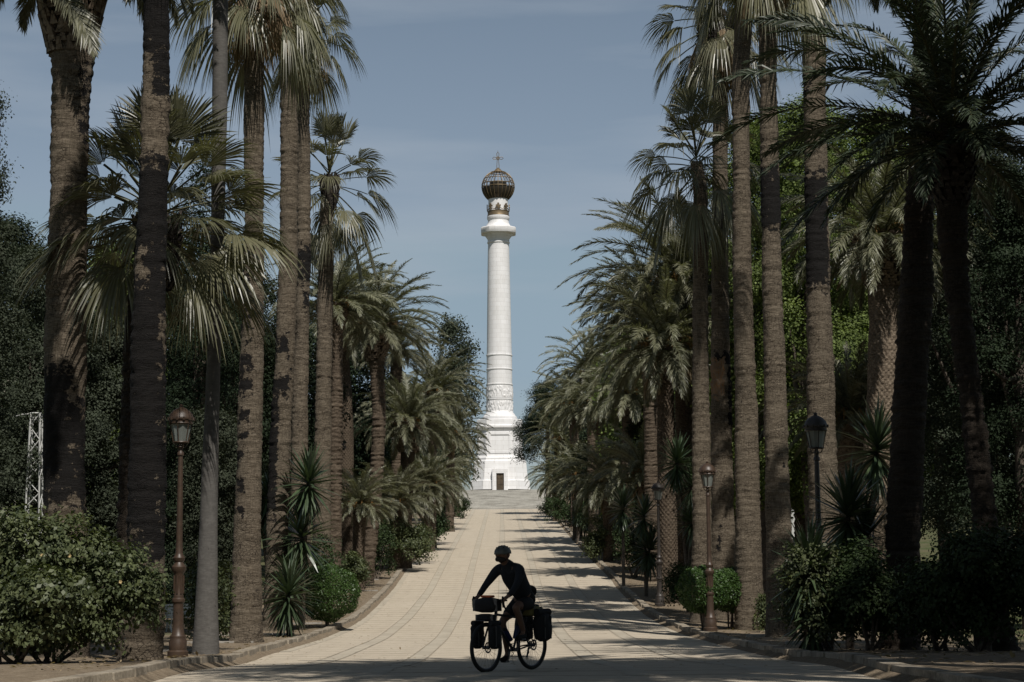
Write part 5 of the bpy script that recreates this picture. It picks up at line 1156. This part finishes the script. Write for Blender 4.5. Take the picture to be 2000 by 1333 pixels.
mb.tube([(BBx, .07, BBz), (.42, .085, .44)], .011, 8); mb.tube([(BBx, -.07, BBz), (.46, -.085, .125)], .011, 8)
mb.tube([(BBx, -.05, BBz+.088), (0, -.045, WR+.06)], .004, 4); mb.tube([(BBx, -.05, BBz-.088), (.06, -.045, .18), (0, -.045, WR-.05)], .004, 4)
link('crankset', mb.mesh('crankset', M['steel'], True), bike)
for (x, y, z) in ((.42, .135, .44), (.46, -.135, .12)):
    mb = MB(); mb.box((x, y, z), (.045, .045, .010)); link('pedal', mb.mesh('pedal', M['steel'], bevel=.003), bike)
mb = MB()
for i in range(6): mb.ring(.055-.006*i, .004, (0, -.028-.004*i, WR), 26, 5, 'y', .0015)
mb.tube([(0, -.05, WR-.03), (.03, -.05, .24), (.05, -.05, .17)], .014, 8); mb.ring(.02, .006, (.05, -.05, .16), 14, 6, 'y'); mb.ring(.02, .006, (.02, -.05, .24), 14, 6, 'y')
link('rear_derailleur', mb.mesh('rear_derailleur', M['steel'], True), bike)
mb = MB()
for y in (-.07, .07):
    mb.tube([(-.16, y, .74), (.25, y, .74)], .007, 6); mb.tube([(0, y, WR), (-.08, y, .74)], .006, 6); mb.tube([(0, y, WR), (.08, y, .74)], .006, 6)
    mb.tube([(.98, y, .72), (1.18, y, .72)], .007, 6); mb.tube([(1.07, y, WR), (1.07, y, .72)], .006, 6)
for x in (-.16, 0, .2): mb.tube([(x, -.07, .74), (x, .07, .74)], .006, 6)
for x in (.98, 1.18): mb.tube([(x, -.07, .72), (x, .07, .72)], .006, 6)
link('rack', mb.mesh('rack', M['steel'], True), bike)
def bag(name, label, c, h, mat, group=None, seed=1, roll=True, tilt=0.):
    t_ = bt(name, label, 'bag', group); mb = MB(); r = np.random.default_rng(seed); n = 20; prof_ = []
    V = []; nz_ = 12
    for i in range(nz_):
        f = i/(nz_-1); z = (f-.5)*2; tape = (1-.16*abs(z)**3)*(1-.55*max(0, (abs(z)-.70)/.30)**2)
        for j in range(n):
            a = 2*math.pi*j/n; ex = .82; x = math.copysign(abs(math.cos(a))**ex, math.cos(a)); y = math.copysign(abs(math.sin(a))**ex, math.sin(a))
            bl_ = 1+r.normal(0, .02)+.06*math.sin(a*3+z*2+seed)+.04*math.sin(z*5+seed*2+a)
            V.append((c[0]+x*h[0]*tape*bl_+tilt*z*h[2], c[1]+y*h[1]*tape*bl_, c[2]+z*h[2]))
    Fs = [(i*n+j, i*n+(j+1) % n, (i+1)*n+(j+1) % n, (i+1)*n+j) for i in range(nz_-1) for j in range(n)]+[tuple(range(n))[::-1], tuple(range((nz_-1)*n, nz_*n))]
    mb.add(V, Fs); link('shell', mb.mesh('shell', mat, True), t_)
    if roll:
        mb = MB(); mb.tube([(c[0]-h[0]*.9, c[1], c[2]+h[2]*1.05), (c[0]+h[0]*.9, c[1], c[2]+h[2]*1.05)], h[1]*.55, 12); link('rolled_top', mb.mesh('rolled_top', mat, True), t_)
    mb = MB()
    for u in (-.45, .45): mb.box((c[0]+u*h[0], c[1], c[2]), (.010, h[1]*1.0, h[2]*.80))
    link('strap', mb.mesh('strap', M['steel'] if not roll else M['frame']), t_); return t_
gp = 'bags strapped to the touring bicycle'
bag('front_pannier', 'front pannier hanging on the viewer side of the front wheel', (1.07, .155, .50), (.115, .07, .175), M['black'], gp, 1)
bag('front_pannier', 'front pannier hanging on the far side of the front wheel', (1.07, -.155, .50), (.115, .07, .175), M['black'], gp, 2)
bag('rear_pannier', 'rear pannier hanging on the viewer side behind the rider', (-.05, .17, .60), (.165, .095, .205), M['black'], gp, 3)
bag('rear_pannier', 'rear pannier on the far side of the rear wheel', (-.05, -.17, .60), (.165, .095, .205), M['black'], gp, 4)
bag('rack_bag', 'rolled olive bag strapped on top of the rear rack', (-.02, 0, .83), (.19, .11, .075), M['yellowgreen'], gp, 5, roll=False)
bag('rack_bag', 'small black pouch under the saddle', (-.06, .0, .88), (.09, .06, .05), M['black'], gp, 6, roll=False)
hbg = bag('handlebar_bag', 'wide black roll bag strapped under the handlebar', (1.04, 0, .935), (.105, .215, .105), M['black'], gp, 7, roll=False)
bag('handlebar_bag', 'small black bag on the front rack under the roll bag', (1.07, 0, .76), (.09, .15, .055), M['black'], gp, 8, roll=False)
bg2 = bt('cloth', 'orange cloth tucked on top of the handlebar bag', 'cloth'); mb = MB(); mb.box((1.0, -.02, 1.056), (.05, .09, .016)); link('fold', mb.mesh('fold', M['orange'], bevel=.012), bg2)
for i, (a, b__) in enumerate((((.60, 0, .42), (.47, .0, .60)), ((.36, .0, .48), (.31, 0, .66)))):
    t_ = bt('water_bottle', ['blue water bottle on the down tube', 'blue water bottle on the seat tube'][i], 'bottle', 'water bottles on the bicycle frame')
    a, b__ = ((.50, 0, .43), (.63, 0, .58)) if i == 0 else ((.40, 0, .45), (.34, 0, .62))
    mb = MB(); mb.tube([a, b__], .036, 14); link('flask', mb.mesh('flask', M['bluebottle'], True), t_)
    v = np.array(b__)-np.array(a); v /= np.linalg.norm(v); mb = MB(); mb.tube([np.array(b__), np.array(b__)+v*.03], [.03, .015], 12); link('cap', mb.mesh('cap', M['black'], True), t_)

def chain(nodes, edges, start, pts):
    last = start
    for p_ in pts:
        nodes.append(p_); edges.append((last, len(nodes)-1)); last = len(nodes)-1
    return last
rider = bt('person', 'cyclist in dark long sleeves and shorts with pale helmet riding a loaded bicycle', 'person')
def build_skin(name, nodes, edges, mat, parent, sub=2):
    me = bpy.data.meshes.new(name); me.from_pydata([n_[:3] for n_ in nodes], edges, [])
    o = link(name, me, parent); o.modifiers.new('skin', 'SKIN').use_smooth_shade = True
    if not me.skin_vertices:
        bpy.context.view_layer.objects.active = o; bpy.context.view_layer.update()
    if not me.skin_vertices:
        bm = bmesh.new(); bm.from_mesh(me); ly = bm.verts.layers.skin.verify(); bm.verts.ensure_lookup_table()
        for i, n_ in enumerate(nodes): bm.verts[i][ly].radius = (n_[3], n_[4] if len(n_) > 4 else n_[3]); bm.verts[i][ly].use_root = (i == 0)
        bm.to_mesh(me); bm.free()
    else:
        for i, n_ in enumerate(nodes):
            me.skin_vertices[0].data[i].radius = (n_[3], n_[4] if len(n_) > 4 else n_[3]); me.skin_vertices[0].data[i].use_root = (i == 0)
    s_ = o.modifiers.new('sub', 'SUBSURF'); s_.levels = sub; s_.render_levels = sub
    me.materials.append(mat); return o
N = [(.13, 0, 1.00, .130)]; E = []
wst = chain(N, E, 0, [(.24, 0, 1.14, .12), (.38, 0, 1.28, .125), (.48, 0, 1.40, .13)])
nk = chain(N, E, wst, [(.56, 0, 1.475, .085), (.615, 0, 1.53, .062), (.645, 0, 1.56, .062)])
hdn = chain(N, E, nk, [(.67, 0, 1.615, .100), (.67, 0, 1.675, .105)])
chain(N, E, hdn-1, [(.735, 0, 1.570, .055)])               # jaw
chain(N, E, hdn-1, [(.765, 0, 1.640, .020), (.786, 0, 1.622, .014)])   # nose
for sg in (-1, 1): chain(N, E, hdn-1, [(.66, sg*.088, 1.625, .02), (.655, sg*.102, 1.630, .016)])   # ears
for sg, kn, an, toe in ((1, (.555, .125, .90), (.365, .13, .545), (.50, .135, .475)), (-1, (.55, -.12, .69), (.41, -.13, .235), (.54, -.135, .155))):
    sh = chain(N, E, wst, [(.50, sg*.12, 1.435, .085), (.535, sg*.205, 1.43, .066), (.60, sg*.242, 1.34, .055)])
    el_ = chain(N, E, sh, [(.715, sg*.275, 1.215, .043), (.83, sg*.275, 1.11, .038), (.925, sg*.265, 1.045, .027)])
    hn = chain(N, E, el_, [(.965, sg*.262, 1.030, .030)])
    for j in range(4):
        y = sg*(.262+(.027-.018*j)); chain(N, E, hn, [(.995, y, 1.035-.006*j, .0095), (1.015, y, 1.008-.008*j, .009), (1.003, y, .985-.006*j, .008)])
    chain(N, E, hn, [(.975, sg*.232, 1.02, .0105), (.992, sg*.225, 1.0, .009)])
    hp = chain(N, E, 0, [(.17, sg*.09, .965, .10)])
    mid = tuple((np.array((.17, sg*.10, .965))+np.array(kn))/2)
    k1 = chain(N, E, hp, [(*mid, .082), (*kn, .060)])
    cf = np.array(kn)*.62+np.array(an)*.38; k2 = chain(N, E, k1, [(cf[0]-.02, cf[1], cf[2], .055), (*an, .036)])
    chain(N, E, k2, [((an[0]*2+toe[0])/3, toe[1], toe[2]+.02, .034), (*toe, .028)])
body = build_skin('body', N, E, M['skin'], rider)
# jersey: a slightly larger skin over torso and arms
N = [(.155, 0, 1.05, .150)]; E = []
w2 = chain(N, E, 0, [(.235, 0, 1.13, .158), (.36, 0, 1.27, .168), (.48, 0, 1.40, .168)]); chain(N, E, w2, [(.555, 0, 1.475, .112), (.605, 0, 1.53, .078), (.625, 0, 1.553, .070)])
for sg in (-1, 1): chain(N, E, w2, [(.50, sg*.13, 1.435, .105), (.535, sg*.21, 1.43, .086), (.60, sg*.245, 1.34, .070), (.715, sg*.278, 1.215, .053), (.83, sg*.276, 1.11, .046), (.905, sg*.266, 1.06, .036)])
build_skin('jersey', N, E, M['jersey'], rider)
build_skin('waist_pouch', [(.10, -.10, 1.115, .075), (.055, -.05, 1.12, .09), (.045, 0, 1.12, .10), (.055, .05, 1.12, .09), (.10, .10, 1.115, .075)], [(2, 1), (1, 0), (2, 3), (3, 4)], M['black'], rider)
N = [(.19, 0, 1.09, .135), (.13, 0, .995, .158)]; E = [(0, 1)]
for sg, kn in ((1, (.555, .125, .90)), (-1, (.55, -.12, .69))):
    a = np.array((.17, sg*.10, .965)); k_ = np.array(kn); chain(N, E, 1, [(*(a+np.array([.01, 0, -.01])), .112), (*((a+k_)/2), .098), (*(a*.22+k_*.78), .082)])
build_skin('shorts', N, E, M['black'], rider)
for sg, an, toe in ((1, (.365, .13, .545), (.50, .135, .475)), (-1, (.41, -.13, .235), (.54, -.135, .155))):
    build_skin('shoe', [(an[0]-.03, an[1], an[2]-.05, .042), (an[0]+.03, an[1], an[2]-.055, .045), ((an[0]+toe[0])/2+.02, toe[1], toe[2]-.005, .043), (toe[0]+.03, toe[1], toe[2]-.008, .034)], [(0, 1), (1, 2), (2, 3)], M['black'], rider)
# helmet with vents
mb = MB(); V = []; na, nh = 48, 14
for i in range(nh):
    th = i/(nh-1)*R_(96)
    for j in range(na):
        a = 2*math.pi*j/na; x, y, z = math.sin(th)*math.cos(a), math.sin(th)*math.sin(a), math.cos(th)
        groove = 1-.10*max(0, math.sin(y*16+.0))**2*(1 if .15 < th < 1.25 else 0)*(1 if abs(y) < .8 else 0)
        V.append((.672+x*.142*groove, y*.112*groove, 1.668+z*.108*groove-(.012 if math.cos(a) > .3 and i > 10 else 0)))
mb.add(V, [(i*na+j, i*na+(j+1) % na, (i+1)*na+(j+1) % na, (i+1)*na+j) for i in range(nh-1) for j in range(na)])
he = link('helmet', mb.mesh('helmet', M['helmet'], True), rider)
md = he.modifiers.new('thick', 'SOLIDIFY'); md.thickness = .02
mb = MB()
for y in (-.06, -.02, .02, .06):
    for x0 in (.60, .66, .72):
        zt = 1.668+.105*math.sqrt(max(0, 1-((x0-.665)/.138)**2-(y/.108)**2))
        mb.box((x0, y, zt+.001), (.020, .007, .006))
link('vent', mb.mesh('vent', M['black']), he)
mb = MB()
for sg in (-1, 1): mb.tube([(.68, sg*.100, 1.65), (.70, sg*.075, 1.56), (.72, 0, 1.525)], .006, 6)
link('chin_strap', mb.mesh('chin_strap', M['black']), rider)
bd = MB(); bd.ring(.052, .028, (.722, 0, 1.578), 20, 8, 'z', .036); link('beard', bd.mesh('beard', simple('dark_hair', (.02, .014, .010), .8), True), rider)
mb = MB()
for sg in (-1, 1): mb.lathe([(.001, -.011), (.008, -.008), (.0115, 0), (.008, .008), (.001, .011)], 10, (.762, sg*.034, 1.655))
link('eye', mb.mesh('eye', simple('eye_white', (.5, .48, .45), .3), True), rider)
